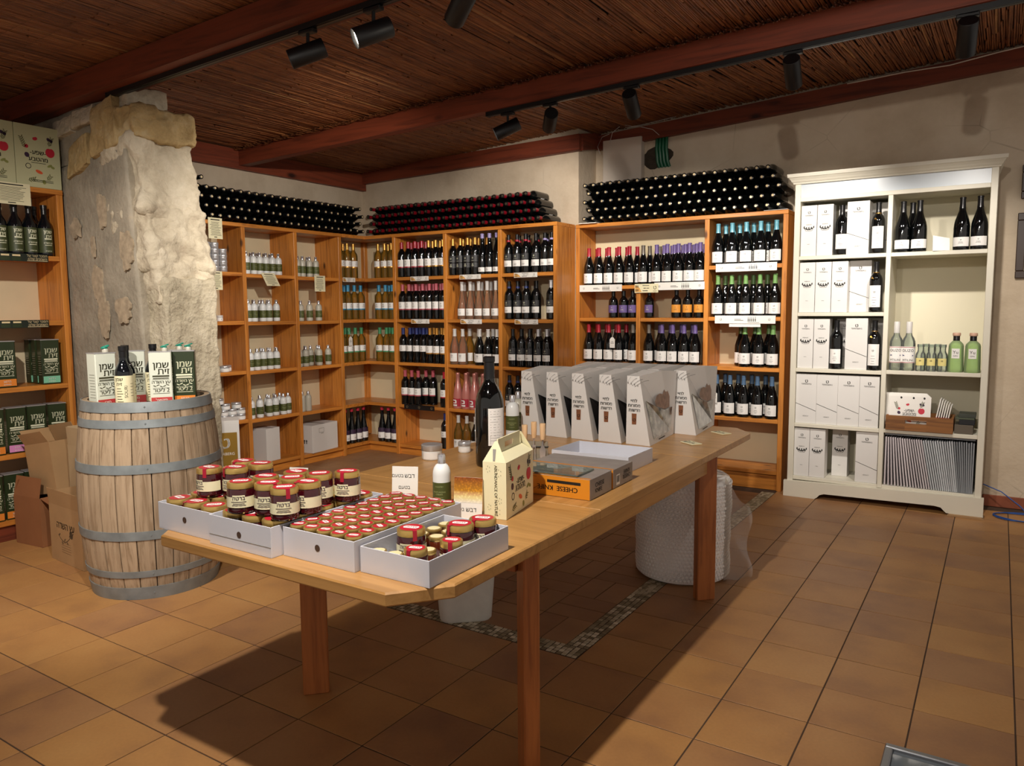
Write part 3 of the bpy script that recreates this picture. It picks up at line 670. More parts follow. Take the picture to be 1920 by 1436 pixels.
btype('goldblack', BORD, 'dark_glass', 'capsule_gold', .246, (.060, .098, 'label_grey'), None, (.105, .160, 'label_grey'))
btype('tallwhite', TALL, 'dark_glass', 'capsule_lilac', .290, (.020, .056, 'label_white'), lines=2, tet=.012)
btype('redband', BORD, 'dark_glass', 'capsule_black', .246, (.052, .100, 'label_white'), (.246, .258, 'capsule_red'), (.105, .150, 'label_grey'), tet=0)
btype('blueband', BORD, 'dark_glass', 'capsule_black', .246, (.052, .100, 'label_white'), (.246, .258, 'capsule_navy'), (.105, .150, 'label_grey'), tet=0)
btype('lilacband', BORD, 'dark_glass', 'capsule_black', .246, (.052, .100, 'label_white'), (.246, .262, 'capsule_lilac'), None, tet=0)
btype('silverdark', BORD, 'dark_glass', 'silver', .246, (.052, .100, 'label_white'), None, (.105, .150, 'label_grey'), tet=0)
btype('blackdark', BORD, 'dark_glass', 'capsule_black', .246, (.052, .100, 'label_white'), None, (.105, .150, 'label_grey'), tet=0)
for k in ('redband', 'blueband', 'lilacband'):     # neck ring instead of a body band
    zc = {'redband': .247, 'blueband': .247, 'lilacband': .247}[k]
    BT[k]['band'] = (MB().lathe([(.0166, zc), (.0160, zc+.014)], 18).mesh('neck_ring'), {'redband': 'capsule_red', 'blueband': 'capsule_navy', 'lilacband': 'capsule_lilac'}[k])
btype('rose', FLUTE, 'rose_wine_glass', 'capsule_white', .236, (.030, .088, 'label_white'), tet=.012)
btype('pale', BURG, 'rose_wine_glass', 'capsule_white', .236, (.025, .095, 'label_white'), tet=.026, lines=1)
btype('yellow', BURG, 'white_wine_glass', 'capsule_white', .236, (.025, .095, 'label_white'), tet=.026, lines=1)
btype('darkwhite', BURG, 'dark_glass', 'capsule_white', .236, (.025, .095, 'label_white'), tet=.026, lines=1)
btype('pink', CHAMP, 'pink_sparkling_glass', 'capsule_copper', .215, (.018, .085, 'label_red'), tet=0, lines=0)
btype('purple_soda', FLUTE, 'dark_glass', 'capsule_pinkred', .285, (.03, .085, 'label_white'), (.085, .125, 'label_wine'), tet=0, lines=3)
for k, c in (('bred', 'capsule_red'), ('bgrey', 'capsule_grey'), ('bpurple', 'capsule_purple'), ('bcyan', 'capsule_cyan'), ('bgreen', 'capsule_lime'), ('bsteel', 'capsule_steel'), ('bolive', 'capsule_olive')):
    btype(k, BURG, 'dark_glass', c, .232, (.022, .098, 'label_white'), tet=.018, lines=3)
btype('violet', SQUAT, 'dark_glass', 'capsule_black', .17, (.040, .098, 'label_violet'), tet=.012, lines=2)
btype('orange', SQUAT, 'dark_glass', 'capsule_black', .17, (.040, .098, 'label_orange'), tet=.012, lines=2)
def swirl(mb, r):                                       # white squiggle on the sparkling label
    for x0, x1, z0, z1 in ((-.030, .012, .066, .076), (.004, .016, .046, .070), (-.022, .016, .044, .052), (-.028, .020, .022, .036)): cyl_rect(mb, r, x0, x1, z0, z1)
    return mb
BT['pink']['print'] = (swirl(MB(), .0429).mesh('print'), 'label_white')
COUNT = {}
def bottle(key, loc, rz, label, group, name='wine_bottle', cat='wine bottle', jit=.12):
    d = BT[key]; me, mt = d['body']
    o = obj(name, me, mt, None, loc, (0, 0, rz+random.uniform(-jit, jit))); tag(o, label, cat, group)
    if 'capsule' in d: obj('capsule', *d['capsule'], o)
    if 'label' in d:
        l = obj('label', *d['label'], o)
        if d['print'][0].polygons: obj('print', *d['print'], l)
    if 'band' in d: obj('band', *d['band'], o)
    if 'emblem_label' in d: l = obj('emblem_label', *d['emblem_label'], o); obj('print', *d['emblem_print'], l)
    return o
DESC = {'red': 'red-capped dark wine bottle', 'goldred': 'gold-capped dark wine bottle', 'rosered': 'rose-capped dark wine bottle', 'navy': 'navy-capped dark wine bottle',
 'gold_white': 'gold-capped white wine bottle', 'blue_white': 'blue-capped white wine bottle', 'green_white': 'green-capped white wine bottle', 'goldblack': 'black-labelled gold-capped bottle',
 'tallwhite': 'tall lilac-necked dark bottle', 'redband': 'dark bottle with red neck ring', 'blueband': 'dark bottle with blue neck ring', 'lilacband': 'dark bottle with lilac neck ring',
 'silverdark': 'silver-capped dark bottle', 'blackdark': 'black-capped dark bottle', 'rose': 'clear rose-coloured wine bottle', 'pale': 'pale blush wine bottle', 'yellow': 'yellow wine bottle', 'darkwhite': 'white-capped dark bottle',
 'pink': 'pink sparkling wine bottle', 'purple_soda': 'dark juice bottle with red cap', 'bred': 'red-capped burgundy-shaped bottle', 'bgrey': 'grey-capped burgundy-shaped bottle', 'bpurple': 'purple-capped burgundy-shaped bottle',
 'bcyan': 'pale-blue-capped burgundy-shaped bottle', 'bgreen': 'green-capped burgundy-shaped bottle', 'bsteel': 'steel-blue-capped burgundy-shaped bottle', 'bolive': 'olive-capped brown bottle',
 'violet': 'squat bottle with violet label', 'orange': 'squat bottle with orange label'}
def row(axis, front, z, start, pitch, keys, place, rowname='front row', name=None, jitter=.003):
    """bottles side by side on a shelf; axis 'x' (facing -y) or 'y' (facing +x); front = depth coordinate of the bottle axis"""
    cnt = {}; p = start
    for k in keys:
        if k is None: p += pitch; continue
        if isinstance(k, (int, float)): p += k; continue
        cnt[k] = cnt.get(k, 0)+1; n = cnt[k]; tot = sum(1 for q in keys if q == k)
        loc = (p, front+random.uniform(-jitter, jitter), z) if axis == 'x' else (front+random.uniform(-jitter, jitter), p, z)
        o_ = '' if tot == 1 else ORD[n-1]+' in '
        lab = f"{DESC[k]}, {o_}{rowname}, {place}"
        bottle(k, loc, 0 if axis == 'x' else PI/2, lab, f"{DESC[k]}s, {place}", name or 'wine_bottle')
        p += pitch
e = .0008
Z0, Z1, Z2, Z3, Z4 = [z+e for z in SZ[:5]]
# ---- corner rack (left wing faces +x, right wing faces -y)
for z, k, nl, nr, pl in ((Z4, 'gold_white', 3, 3, 'top shelf'), (Z3, 'blue_white', 4, 3, 'second shelf'), (Z2, 'green_white', 4, 3, 'third shelf'), (Z0, 'purple_soda', 4, 3, 'bottom shelf')):
    row('y', -.055, z, -.250, .078 if nl == 3 else .0775, [k]*nl, pl+' of corner rack', 'side wing')
    row('x', .055, z, .105, .079, [k]*nr, pl+' of corner rack', 'back wing')
    if k != 'purple_soda': row('y', -.135, z, -.225, .085, [k]*2, pl+' of corner rack', 'side wing back row'); row('x', .135, z, .155, .085, [k]*2, pl+' of corner rack', 'back wing back row')
# ---- back rack, bay by bay
P1, P2, P3 = 'bay next to the corner rack', 'middle bay of back rack', 'bay by the recess'
f0, f1 = .046, .126
row('x', f0, Z4, .391, .0755, ['red']*4+['goldred']*3, 'top shelf, '+P1); row('x', f1, Z4, .435, .08, ['red', 'red', 'red', 'goldred', 'goldred'], 'top shelf, '+P1, 'back row')
row('x', f0, Z3, .391, .0755, ['rosered']*7, 'second shelf, '+P1); row('x', f1, Z3, .435, .08, ['rosered']*5, 'second shelf, '+P1, 'back row')
row('x', f0, Z2, .391, .0755, ['navy']*4+['goldred']*3, 'third shelf, '+P1); row('x', f1, Z2, .435, .08, ['navy']*3+['goldred']*2, 'third shelf, '+P1, 'back row')
row('x', f0, Z1, .400, .0763, ['rosered']*3, 'fourth shelf, '+P1); row('x', f1-.012, Z1, .585, .078, ['rosered']*2, 'fourth shelf, '+P1, 'staggered row'); row('x', f1+.06, Z1, .44, .085, ['rosered']*3, 'fourth shelf, '+P1, 'back row')
row('x', f0, Z1, .842, .08, ['red'], 'fourth shelf, '+P1, 'alone by the upright')
row('x', f0, Z0, .842, .08, ['navy'], 'bottom shelf, '+P1, 'front'); row('x', f1, Z0, .835, .08, ['navy'], 'bottom shelf, '+P1, 'behind')
row('x', f0, Z4, .9545, .0755, ['goldblack']*4, 'top shelf, '+P2); row('x', f1, Z4, 1.0, .082, ['goldblack']*4, 'top shelf, '+P2, 'back row'); row('x', f0, Z4, 1.2535, .0725, ['tallwhite']*3, 'top shelf, '+P2)
row('x', f0, Z3, 1.04, .086, ['rose']*5, 'second shelf, '+P2); row('x', f1, Z3, 1.01, .09, ['rose']*5, 'second shelf, '+P2, 'back row')
row('x', f0, Z2, .960, .0853, ['pale', 'pale', None, 'darkwhite', 'darkwhite'], 'third shelf, '+P2); row('x', f0, Z2, 1.392, .08, ['darkwhite'], 'third shelf, '+P2, 'against the upright'); row('x', f1+.01, Z2, 1.05, .095, ['yellow', 'yellow', .05, 'darkwhite', 'darkwhite'], 'third shelf, '+P2, 'back row')
row('x', f0, Z1, .985, .0875, ['pink']*5, 'fourth shelf, '+P2); row('x', f1+.01, Z1, 1.025, .0875, ['pink']*4, 'fourth shelf, '+P2, 'back row')
row('x', f0, Z0, .985, .09, ['yellow', 'yellow', 'darkwhite', 'darkwhite'], 'bottom shelf, '+P2)
row('x', f0, Z4, 1.512, .080, ['redband']*3, 'top shelf, '+P3); row('x', f0+.012, Z4, 1.758, .082, ['blackdark', 'lilacband'], 'top shelf, '+P3); row('x', f0, Z4, 1.905, .08, ['lilacband'], 'top shelf, '+P3, 'against the upright'); row('x', f1+.02, Z4, 1.55, .085, ['redband']*3+['lilacband'], 'top shelf, '+P3, 'back row')
row('x', f0, Z3, 1.512, .080, ['blueband']*3, 'second shelf, '+P3); row('x', f0+.045, Z3, 1.742, .078, ['blackdark'], 'second shelf, '+P3, 'set back'); row('x', f1, Z3, 1.55, .082, ['blueband']*3, 'second shelf, '+P3, 'back row'); row('x', f0, Z3, 1.900, .08, ['silverdark'], 'second shelf, '+P3, 'alone at the end')
row('x', f0, Z2, 1.545, .079, ['blackdark', 'blackdark', 'blackdark', 'silverdark', 'silverdark'], 'third shelf, '+P3); row('x', f1, Z2, 1.58, .083, ['blackdark', 'blackdark', 'silverdark', 'silverdark'], 'third shelf, '+P3, 'back row')
row('x', f0, Z1, 1.51, .08, ['blueband']*4, 'fourth shelf, '+P3)
# ---- recessed rack
P4, P5, P6 = 'wide bay of recessed rack', 'wide bay of recessed rack', 'narrow bay beside the cabinet'
g0, g1, g2 = YR+.052, YR+.137, YR+.215
za = 1.466+e
row('x', g0, za, 2.072, .0865, ['bred']*5, 'top shelf, '+P4); row('x', g1, za, 2.10, .0865, ['bred']*5, 'top shelf, '+P4, 'back row')
row('x', g0, za, 2.532, .086, ['bgrey'], 'top shelf, '+P4, 'front row'); row('x', g1, za, 2.55, .086, ['bgrey'], 'top shelf, '+P4, 'back row'); row('x', g2, za, 2.60, .086, ['bgrey'], 'top shelf, '+P4, 'rear row')
row('x', g0, za, 2.640, .0855, ['bpurple']*4, 'top shelf, '+P4); row('x', g0, za, 2.979, .08, ['bpurple'], 'top shelf, '+P4, 'against the upright'); row('x', g1, za, 2.665, .0855, ['bpurple']*4, 'top shelf, '+P4, 'back row'); row('x', g2, za, 2.70, .0855, ['bpurple']*4, 'top shelf, '+P4, 'rear row')
zb = 1.216+e
row('x', g0, zb, 2.285, .0875, ['violet']*2, 'second shelf, '+P4); row('x', g0, zb, 2.449, .08, ['violet'], 'second shelf, '+P4, 'against the divider'); row('x', g1, zb, 2.33, .09, ['violet'], 'second shelf, '+P4, 'behind')
row('x', g0, zb, 2.585, .08, ['violet'], 'second shelf, '+P4, 'beyond the divider'); row('x', g0, zb, 2.80, .0875, ['orange']*3, 'second shelf, '+P4)
zc_ = .868+e
row('x', g0, zc_, 2.072, .0865, ['bred']*4, 'third shelf, '+P4); row('x', g1, zc_, 2.10, .0865, ['bred']*4, 'third shelf, '+P4, 'back row'); row('x', g0, zc_, 2.452, .08, ['bgrey'], 'third shelf, '+P4, 'against the divider')
row('x', g0, zc_, 2.585, .08, ['bgrey'], 'third shelf, '+P4, 'beyond the divider'); row('x', g0, zc_, 2.690, .0865, ['bpurple']*4, 'third shelf, '+P4); row('x', g1, zc_, 2.64, .0865, ['bpurple']*4, 'third shelf, '+P4, 'back row')
row('x', g0, 1.590+e, 3.108, .1, ['bcyan']*4, 'top shelf, '+P6); row('x', g0, 1.590+e, 3.515, .1, ['bcyan'], 'top shelf, '+P6, 'against the upright'); row('x', g1+.005, 1.590+e, 3.135, .1, ['bcyan']*4, 'top shelf, '+P6, 'back row'); row('x', g2+.005, 1.590+e, 3.17, .1, ['bcyan']*4, 'top shelf, '+P6, 'rear row')
row('x', g0, 1.224+e, 3.112, .1, ['bgreen']*4, 'second shelf, '+P6); row('x', g0, 1.224+e, 3.515, .1, ['bgreen'], 'second shelf, '+P6, 'against the upright'); row('x', g1+.005, 1.224+e, 3.14, .1, ['bgreen']*4, 'second shelf, '+P6, 'back row')
row('x', g1, .868+e, 3.26, .1, ['bolive'], 'third shelf, '+P6, 'set back'); row('x', g0, .868+e, 3.315, .0975, ['bgreen']*3, 'third shelf, '+P6); row('x', g1+.01, .868+e, 3.36, .0975, ['bgreen']*2, 'third shelf, '+P6, 'back row')
row('x', g0, .506+e, 3.118, .0975, ['bsteel']*4, 'fourth shelf, '+P6); row('x', g0-.005, .506+e, 3.512, .1, ['bsteel'], 'fourth shelf, '+P6, 'against the upright'); row('x', g1+.01, .506+e, 3.15, .0975, ['bsteel']*4, 'fourth shelf, '+P6, 'back row')

# ---- bottles lying in stacks on the rack tops
LIE = [(0, 0), (.033, 0), (.0355, .005), (.036, .012), (.036, .185), (.034, .202), (.027, .22), (.0185, .236), (.0148, .25), (.0142, .27), (.0142, .296), (.0152, .297), (.0152, .303), (0, .304)]
lie_me = MB().lathe(LIE, 16).mesh('lying_bottle'); lie_cap = MB().lathe([(.0150, .258), (.0150, .2965), (.0158, .2968), (.0158, .2985)], 16).mesh('capsule')
lie_tip = MB().lathe([(.0160, .2985), (.0160, .3042), (.0145, .3052), (0, .3054)], 16).mesh('capsule_tip'); lie_dot = MB().lathe([(.0085, .3060), (0, .3060)], 12).mesh('emblem')
lie_lab = cyl_rect(MB(), .0366, -.028, .028, .07, .125, 6).mesh('label')
plain('tip_gold', '#e4d0a4', .35, metal=.25); plain('tip_black', '#5a5240', .3, metal=.4); plain('capsule_deepred', '#86101f', .35)
def stack(axis, base, p0, n, rows, z0, caps, tip, where, ends, extra=()):
    D = .0735; H = D*.87
    for k in range(rows):
        cnt = n-(k % 2 if True else 0)
        lo = extra[k] if k < len(extra) else (0, cnt)
        for i in range(*lo):
            p = p0+(i+.5*(k % 2))*D; z = z0+.0368+k*H; off = random.uniform(-.007, .007)
            if axis == 'y': loc, rot = (base+off, p, z), (0, PI/2, 0)
            else: loc, rot = (p, base+off, z), (PI/2, 0, 0)
            roll = random.uniform(-.5, .5)
            o = obj('lying_bottle', lie_me, 'stack_glass', None, loc, (Euler(rot).to_matrix() @ Matrix.Rotation(roll, 3, 'Z')).to_euler())
            tag(o, f"dark bottle lying in {ORD[k]} layer {where}, {ORD[i-lo[0]]} {ends}", 'wine bottle', 'bottles lying '+where)
            obj('capsule', lie_cap, caps, o); tp_ = obj('capsule_tip', lie_tip, 'capsule_black', o); obj('emblem', lie_dot, tip, tp_)
            if axis == 'x' and i == lo[1]-1: obj('label', lie_lab, 'label_white', o)
TOPZ = SZ[5]+.0005
stack('y', -.285, -1.88, 26, 4, TOPZ, 'capsule_black', 'tip_gold', 'over the side rack', 'from the pillar', [(0, 26), (0, 25), (0, 26), (0, 25)])
for i in range(3):
    o = obj('lying_bottle', lie_me, 'stack_glass', None, (-.285, -1.88+(i+1.0)*.0735, TOPZ+.0368+4*.0735*.87), (0, PI/2, 0)); tag(o, f"dark bottle in short top layer beside the pillar, {ORD[i]} from pillar", 'wine bottle', 'bottles lying over the side rack')
    obj('capsule', lie_cap, 'capsule_black', o); tp_ = obj('capsule_tip', lie_tip, 'capsule_black', o); obj('emblem', lie_dot, 'tip_gold', tp_)
stack('x', .285, .06, 26, 4, TOPZ, 'capsule_deepred', 'tip_black', 'over the back rack', 'from the corner', [(0, 25), (0, 24), (0, 24), (0, 23)])
stack('x', YR+.285, 2.065, 21, 5, TOPZ, 'capsule_black', 'tip_gold', 'over the recessed rack', 'from the wall corner', [(0, 21), (0, 20), (0, 21), (0, 20), (0, 20)])
# ================================================================ CREAM BOTTLES AND JARS ON THE SIDE RACK
def cream_type(key, body, label=True):
    d = {'body': (MB().lathe(CREAM, 20).mesh('cream_bottle'), body), 'r': .027}
    d['capsule'] = (MB().lathe([(.0105, .139), (.0118, .140), (.0118, .163), (.0105, .1645), (.0105, .168), (0, .168)], 16).mesh('pump_cap'), 'chrome')
    if label:
        d['label'] = (cyl_rect(MB(), .0275, -.055, .055, .028, .086, 14).mesh('label'), 'label_olive')
        pr = MB(); cyl_text(pr, 'COUNTRY', .0055, .0281, .074); cyl_text(pr, 'MOISTURIZING', .0058, .0281, .058); cyl_text(pr, 'CREAM', .0065, .0281, .051); cyl_rect(pr, .0281, -.012, .012, .041, .0418)
        d['print'] = (pr.mesh('print'), plain('ink_sage', '#a9b07a', .5))
    BT[key] = d
cream_type('cream', 'cream_plastic'); cream_type('frost', 'frosted_plastic'); cream_type('frostbare', 'frosted_plastic', False)
DESC.update(cream='white olive-labelled cream bottle', frost='frosted olive-labelled bottle', frostbare='unlabelled frosted bottle')
M2, M3 = 'middle bay of side rack', 'side rack bay next to corner'
def creams(key, z, xfront, ylist, place, rown):
    for i, y in enumerate(ylist):
        bottle(key, (xfront+random.uniform(-.008, .008), y, z), PI/2, f"{DESC[key]}, {ORD[i]} in {rown}, {place}", f"{DESC[key]}s, {place}", 'cream_bottle', 'cream bottle', .5)
creams('cream', Z4, -.045, [-1.262, -1.19, -1.128, -1.066, -1.006, -.946], 'top shelf, '+M2, 'front row'); creams('cream', Z4, -.11, [-1.225, -1.16, -1.10, -1.04, -.975], 'top shelf, '+M2, 'back row')
creams('cream', Z3, -.045, [-1.262, -1.198, -1.12, -1.06, -.985], 'second shelf, '+M2, 'front row'); creams('cream', Z3, -.11, [-1.23, -1.16, -1.09, -1.02], 'second shelf, '+M2, 'back row')
creams('cream', Z2, -.045, [-1.255, -1.192, -1.128, -1.064, -1.0], 'third shelf, '+M2, 'front row'); creams('cream', Z2, -.11, [-1.22, -1.095, -1.03, -.955], 'third shelf, '+M2, 'back row')
creams('cream', Z1, -.045, [-1.26, -1.18, -1.092, -1.025, -.955, -.895], 'fourth shelf, '+M2, 'front row'); creams('cream', Z1, -.11, [-1.225, -1.13, -1.06, -.99, -.925], 'fourth shelf, '+M2, 'back row')
creams('frost', Z4-.005, -.045, [-.755, -.695, -.62, -.55], 'top shelf, '+M3, 'front row'); creams('frost', Z4-.005, -.11, [-.72, -.64, -.585], 'top shelf, '+M3, 'back row')
creams('frost', Z3-.005, -.05, [-.735, -.63, -.525], 'second shelf, '+M3, 'front row')
creams('frost', Z2-.005, -.045, [-.757, -.69, -.545, -.44], 'third shelf, '+M3, 'front row'); creams('frost', Z2-.005, -.12, [-.635, -.58, -.50], 'third shelf, '+M3, 'back row')
creams('frostbare', Z1-.005, -.045, [-.745, -.69], 'fourth shelf, '+M3, 'front row')
# lidded jars in the bay by the pillar
def jar_mesh(r, h, lid):
    return (MB().lathe([(0, 0), (r*.94, 0), (r, .003), (r, h-lid), (r*.95, h-lid+.001), (0, h-lid+.001)], 20).mesh('jar'),
            MB().lathe([(r*1.02, h-lid), (r*1.04, h-lid+.001), (r*1.04, h-.0025), (r*.98, h), (0, h)], 20).mesh('lid'),
            cyl_rect(MB(), r+.0006, -.03, .03, .005, h-lid-.005, 8).mesh('label'))
JM = {'tin': jar_mesh(.033, .042, .018), 'pot': jar_mesh(.036, .045, .016), 'big': jar_mesh(.041, .06, .024), 'small': jar_mesh(.026, .044, .017)}
def pot(kind, loc, label, group, body, lid='silver', lab='label_white', rz=PI/2):
    a, b_, c_ = JM[kind]
    o = obj('cream_jar', a, body, None, loc, (0, 0, rz)); tag(o, label, 'jar', group); obj('lid', b_, lid, o)
    if lab: l = obj('label', c_, lab, o)
    return o
B1 = 'beside the pillar'
for lay_ in range(5):
    for i in range(3 if lay_ < 4 else 2):
        pot('tin', (-.055, -1.60+i*.069+(.0 if lay_ < 4 else .0), Z4+.008+lay_*.0424), f"silver lidded tin on top shelf {B1}, layer {ORD[lay_]}, {ORD[i]} in front", 'silver tins stacked on the top shelf', 'silver', 'silver', None)
    for i in range(3):
        pot('tin', (-.128, -1.63+i*.069, Z4+.008+lay_*.0424), f"silver lidded tin on top shelf {B1}, layer {ORD[lay_]}, {ORD[i]} behind", 'silver tins stacked on the top shelf', 'silver', 'silver', None)
o = pot('small', (-.05, -1.515, Z3+.008), 'single small white jar on second shelf beside the pillar', None, 'cream_plastic', 'capsule_white')
pr = MB(); cyl_text(pr, '6', .014, .0275, .014, 0, 0); obj('print', pr, 'ink', o)
for i, (x, y) in enumerate(((-.05, -1.49), (-.10, -1.435), (-.06, -1.565))): pot('pot', (x, y, Z2+.008), f"white cream pot with silver lid, {ORD[i]} of three on third shelf {B1}", 'cream pots on the third shelf', 'cream_plastic')
n = 0
for lay_, ylist in ((0, (-1.60, -1.52, -1.44, -1.365)), (1, (-1.60, -1.52, -1.44, -1.365)), (2, (-1.58, -1.50, -1.40)), (3, (-1.56,))):
    for y in ylist:
        pot('pot', (-.05+random.uniform(-.006, .006), y, Z1+.008+lay_*.0454), f"white cream pot with silver lid in fourth-shelf pile {B1}, layer {ORD[lay_]}, place {ORD[n % 4]}", 'pile of cream pots on the fourth shelf', 'cream_plastic'); n += 1
for i, y in enumerate((-1.56, -1.47, -1.39)): pot('pot', (-.13, y, Z1+.008), f"white cream pot behind the fourth-shelf pile, {ORD[i]} from the pillar", 'pile of cream pots on the fourth shelf', 'cream_plastic')

def carton(name, label, cat, sx, sy, sz, loc, rz, mat, b=.0015, group=None):
    t = thing(name, label, cat, loc, rz, group)
    obj('box', MB().bbox(-sx/2, sx/2, -sy/2, sy/2, 0, sz, b), mat, t); return t
t = carton('carton', 'plain white carton on bottom shelf of the side rack', 'carton', .17, .15, .265, (-.10, -1.10, Z0), .12, 'card_white')
obj('tape', MB().box(-.086, .086, -.012, .012, .2652, .2656), 'ink_grey', t)
t = carton('carton', 'white carton printed with fragile marks on the bottom shelf near the corner', 'carton', .22, .33, .235, (-.115, -.555, Z0-.005), .12, 'card_white')
pr = MB(); lay(pr, 'FRAGILE', .026, (-.03, -.1662, .05), (1, 0, 0), (0, 0, 1))
def glassmark(pr, x, z, s, y):
    for q in ([(-.5, 1), (.5, 1), (.36, .5), (0, .38), (-.36, .5)], [(-.06, .4), (.06, .4), (.06, .08), (-.06, .08)], [(-.34, .08), (.34, .08), (.34, 0), (-.34, 0)]): pr.poly([(x+a*s, y, z+c2*s) for a, c2 in q])
glassmark(pr, -.03, .075, .04, -.1662); glassmark(pr, -.085, .075, .04, -.1662)
for k in (0, 1): pr.poly([(.02+k*.022, -.1662, .078), (.028+k*.022, -.1662, .078), (.028+k*.022, -.1662, .10), (.034+k*.022, -.1662, .10), (.024+k*.022, -.1662, .115), (.014+k*.022, -.1662, .10), (.02+k*.022, -.1662, .10)])
obj('print', pr, 'ink', t)
pr = MB()
for x0, x1, z0, z1 in ((.02, .085, .20, .203), (.02, .085, .165, .168), (.02, .023, .165, .203), (.082, .085, .165, .203), (.045, .08, .155, .160)): pr.poly([(.1102, -.1+x0, z0), (.1102, -.1+x1, z0), (.1102, -.1+x1, z1), (.1102, -.1+x0, z1)])
obj('print', pr, 'ink_grey', t); obj('tape', MB().box(-.10, .10, -.015, .015, .2352, .2356), 'ink_grey', t)
# white carton with a gold stamp standing before the side rack, behind the barrel, and the white folders beside it
t = carton('carton', 'white carton with a big gold stamp label behind the barrel', 'carton', .20, .20, .56, (.415, -1.865, 0), .95, 'card_white')
g = obj('gold_label', MB().quad((-.075, -.1008, .20), (.16, 0, 0), (0, 0, .28)), plain('gold_card', '#8f6d20', .45), t)
pr = MB(); lay(pr, 'TEPERBERG', .026, (.0, -.1014, .335), (1, 0, 0), (0, 0, 1)); lay(pr, S_TET, .11, (.005, -.1014, .41), (1, 0, 0), (0, 0, 1), .015)
for i in range(5): pr.poly([(-.03+i*.016, -.1014, .25), (-.022+i*.016, -.1014, .25), (-.022+i*.016, -.1014, .256), (-.03+i*.016, -.1014, .256)])
obj('print', pr, 'paper_white', g)
for i, (a, dz, dx) in enumerate(((.0, .0, 0.), (.25, .035, .0), (-.2, .07, .01), (.5, .1, .0))):
    o = obj('white_folder', MB().bbox(-.085, .085, -.075, .075, 0, .03, .002), 'paper_white', None, (-.14+dx, -1.53, Z0+.0005+.031*i), (0, 0, a)); tag(o, f"white flattened box in the pile under the cream pots, {ORD[i]} from below", 'folded box', 'flattened white boxes under the cream pots')

# ================================================================ SHELF TICKETS
def ticket(name, label, pos, w, h, facing, mat='paper_white', style='strip', tilt=0., skew=0.):
    """flat card hung on a shelf edge; facing '-y' or '+x'"""
    t = thing(name, label, 'shelf ticket', pos, 0, 'shelf tickets', rot=(tilt if facing == '-y' else 0, tilt if facing != '-y' else 0, 0 if facing == '-y' else PI/2))
    obj('card', MB().hexa([(-w/2, -.0012, -h/2), (w/2, -.0012, -h/2), (w/2, 0, -h/2), (-w/2, 0, -h/2), (-w/2-skew, -.0012, h/2), (w/2-skew, -.0012, h/2), (w/2-skew, 0, h/2), (-w/2-skew, 0, h/2)]), mat, t)
    pr = MB(); y = -.0016
    def bar(x0, x1, z0, z1): pr.poly([(x0, y, z0), (x1, y, z0), (x1, y, z1), (x0, y, z1)])
    if style == 'strip':
        q = MB(); q.poly([(-w*.48, y, -h*.42), (-w*.2, y, -h*.42), (-w*.30, y, h*.1), (-w*.48, y, h*.42)]); obj('tint', q, plain('tint_amber', '#d9a55c', .6), t)
        y = -.0020
        for i in range(3): 
            for dz in (-.22, .2): bar(-w*.46+i*.009, -w*.46+i*.009+.005, h*(dz-.12), h*(dz+.14))
        bar(-w*.16, w*.12, h*.28, h*.34); bar(-w*.12, -w*.02, -.03*h, .05*h); bar(w*.0, w*.12, -.03*h, .03*h); bar(-w*.16, w*.06, -h*.32, -h*.24)
        lay(pr, S_TET, h*.62, (w*.36, y, h*.06), (1, 0, 0), (0, 0, 1)); bar(w*.28, w*.44, -h*.36, -h*.32)
    elif style == 'wide':
        lay(pr, S_TET, h*.42, (-w*.40, y, 0), (1, 0, 0), (0, 0, 1)); lay(pr, S_TET, h*.42, (w*.40, y, 0), (1, 0, 0), (0, 0, 1))
        for i in range(5): x = w*.06+i*.0125; pr.poly([(x-.003, y, -h*.25), (x+.003, y, -h*.25), (x+.003, y, h*.05), (x+.0012, y, h*.15), (x+.0012, y, h*.38), (x-.0012, y, h*.38), (x-.0012, y, h*.15), (x-.003, y, h*.05)])
        bar(-w*.17, -w*.02, -h*.14, -h*.08); bar(-w*.17, -w*.06, h*.0, h*.05); bar(w*.05, w*.24, -h*.40, -h*.36)
    elif style == 'page':
        bar(-w*.32, w*.32, h*.38, h*.43)
        for i in range(11): a_ = random.uniform(.28, .42); bar(-w*a_, w*random.uniform(.2, .42), h*(.28-.062*i), h*(.28-.062*i)+h*.018)
        bar(-w*.1, w*.1, -h*.44, -h*.40)
        if skew: pr.v = [(p[0]-skew*(p[2]/h+.5), p[1], p[2]) for p in pr.v]
    obj('print', pr, 'ink', t)
    return t
EY = -.006
ticket('shelf_ticket', 'white ticket on top shelf edge of the corner rack side wing', (.0045, -.215, SZ[4]-.018), .15, .038, '+x')
for x, k, n in ((.63, 4, 'top shelf, bay next to the corner rack'), (.63, 3, 'second shelf, bay next to the corner rack'), (1.165, 4, 'top shelf, middle bay of back rack'), (1.17, 3, 'second shelf, middle bay of back rack'),
                (1.70, 4, 'top shelf, bay by the recess'), (1.705, 3, 'second shelf, bay by the recess')):
    ticket('shelf_ticket', f'white and amber ticket on edge of {n}', (x, EY, SZ[k]-.018), .215 if x > .7 else .20, .038, '-y')
YE = YR-.006
ticket('shelf_ticket', 'long white ticket under red-capped bottles, recessed rack', (2.20, YE, 1.448), .365, .052, '-y', style='wide')
ticket('shelf_ticket', 'short yellowish ticket between the two long tickets, recessed rack', (2.585, YE-.004, 1.44), .19, .066, '-y', mat='paper_cream')
ticket('shelf_ticket', 'long white ticket under purple-capped bottles, recessed rack', (2.84, YE, 1.452), .385, .056, '-y', style='wide')
ticket('shelf_ticket', 'long white ticket under pale-blue-capped bottles', (3.325, YE, 1.572), .425, .056, '-y', style='wide')
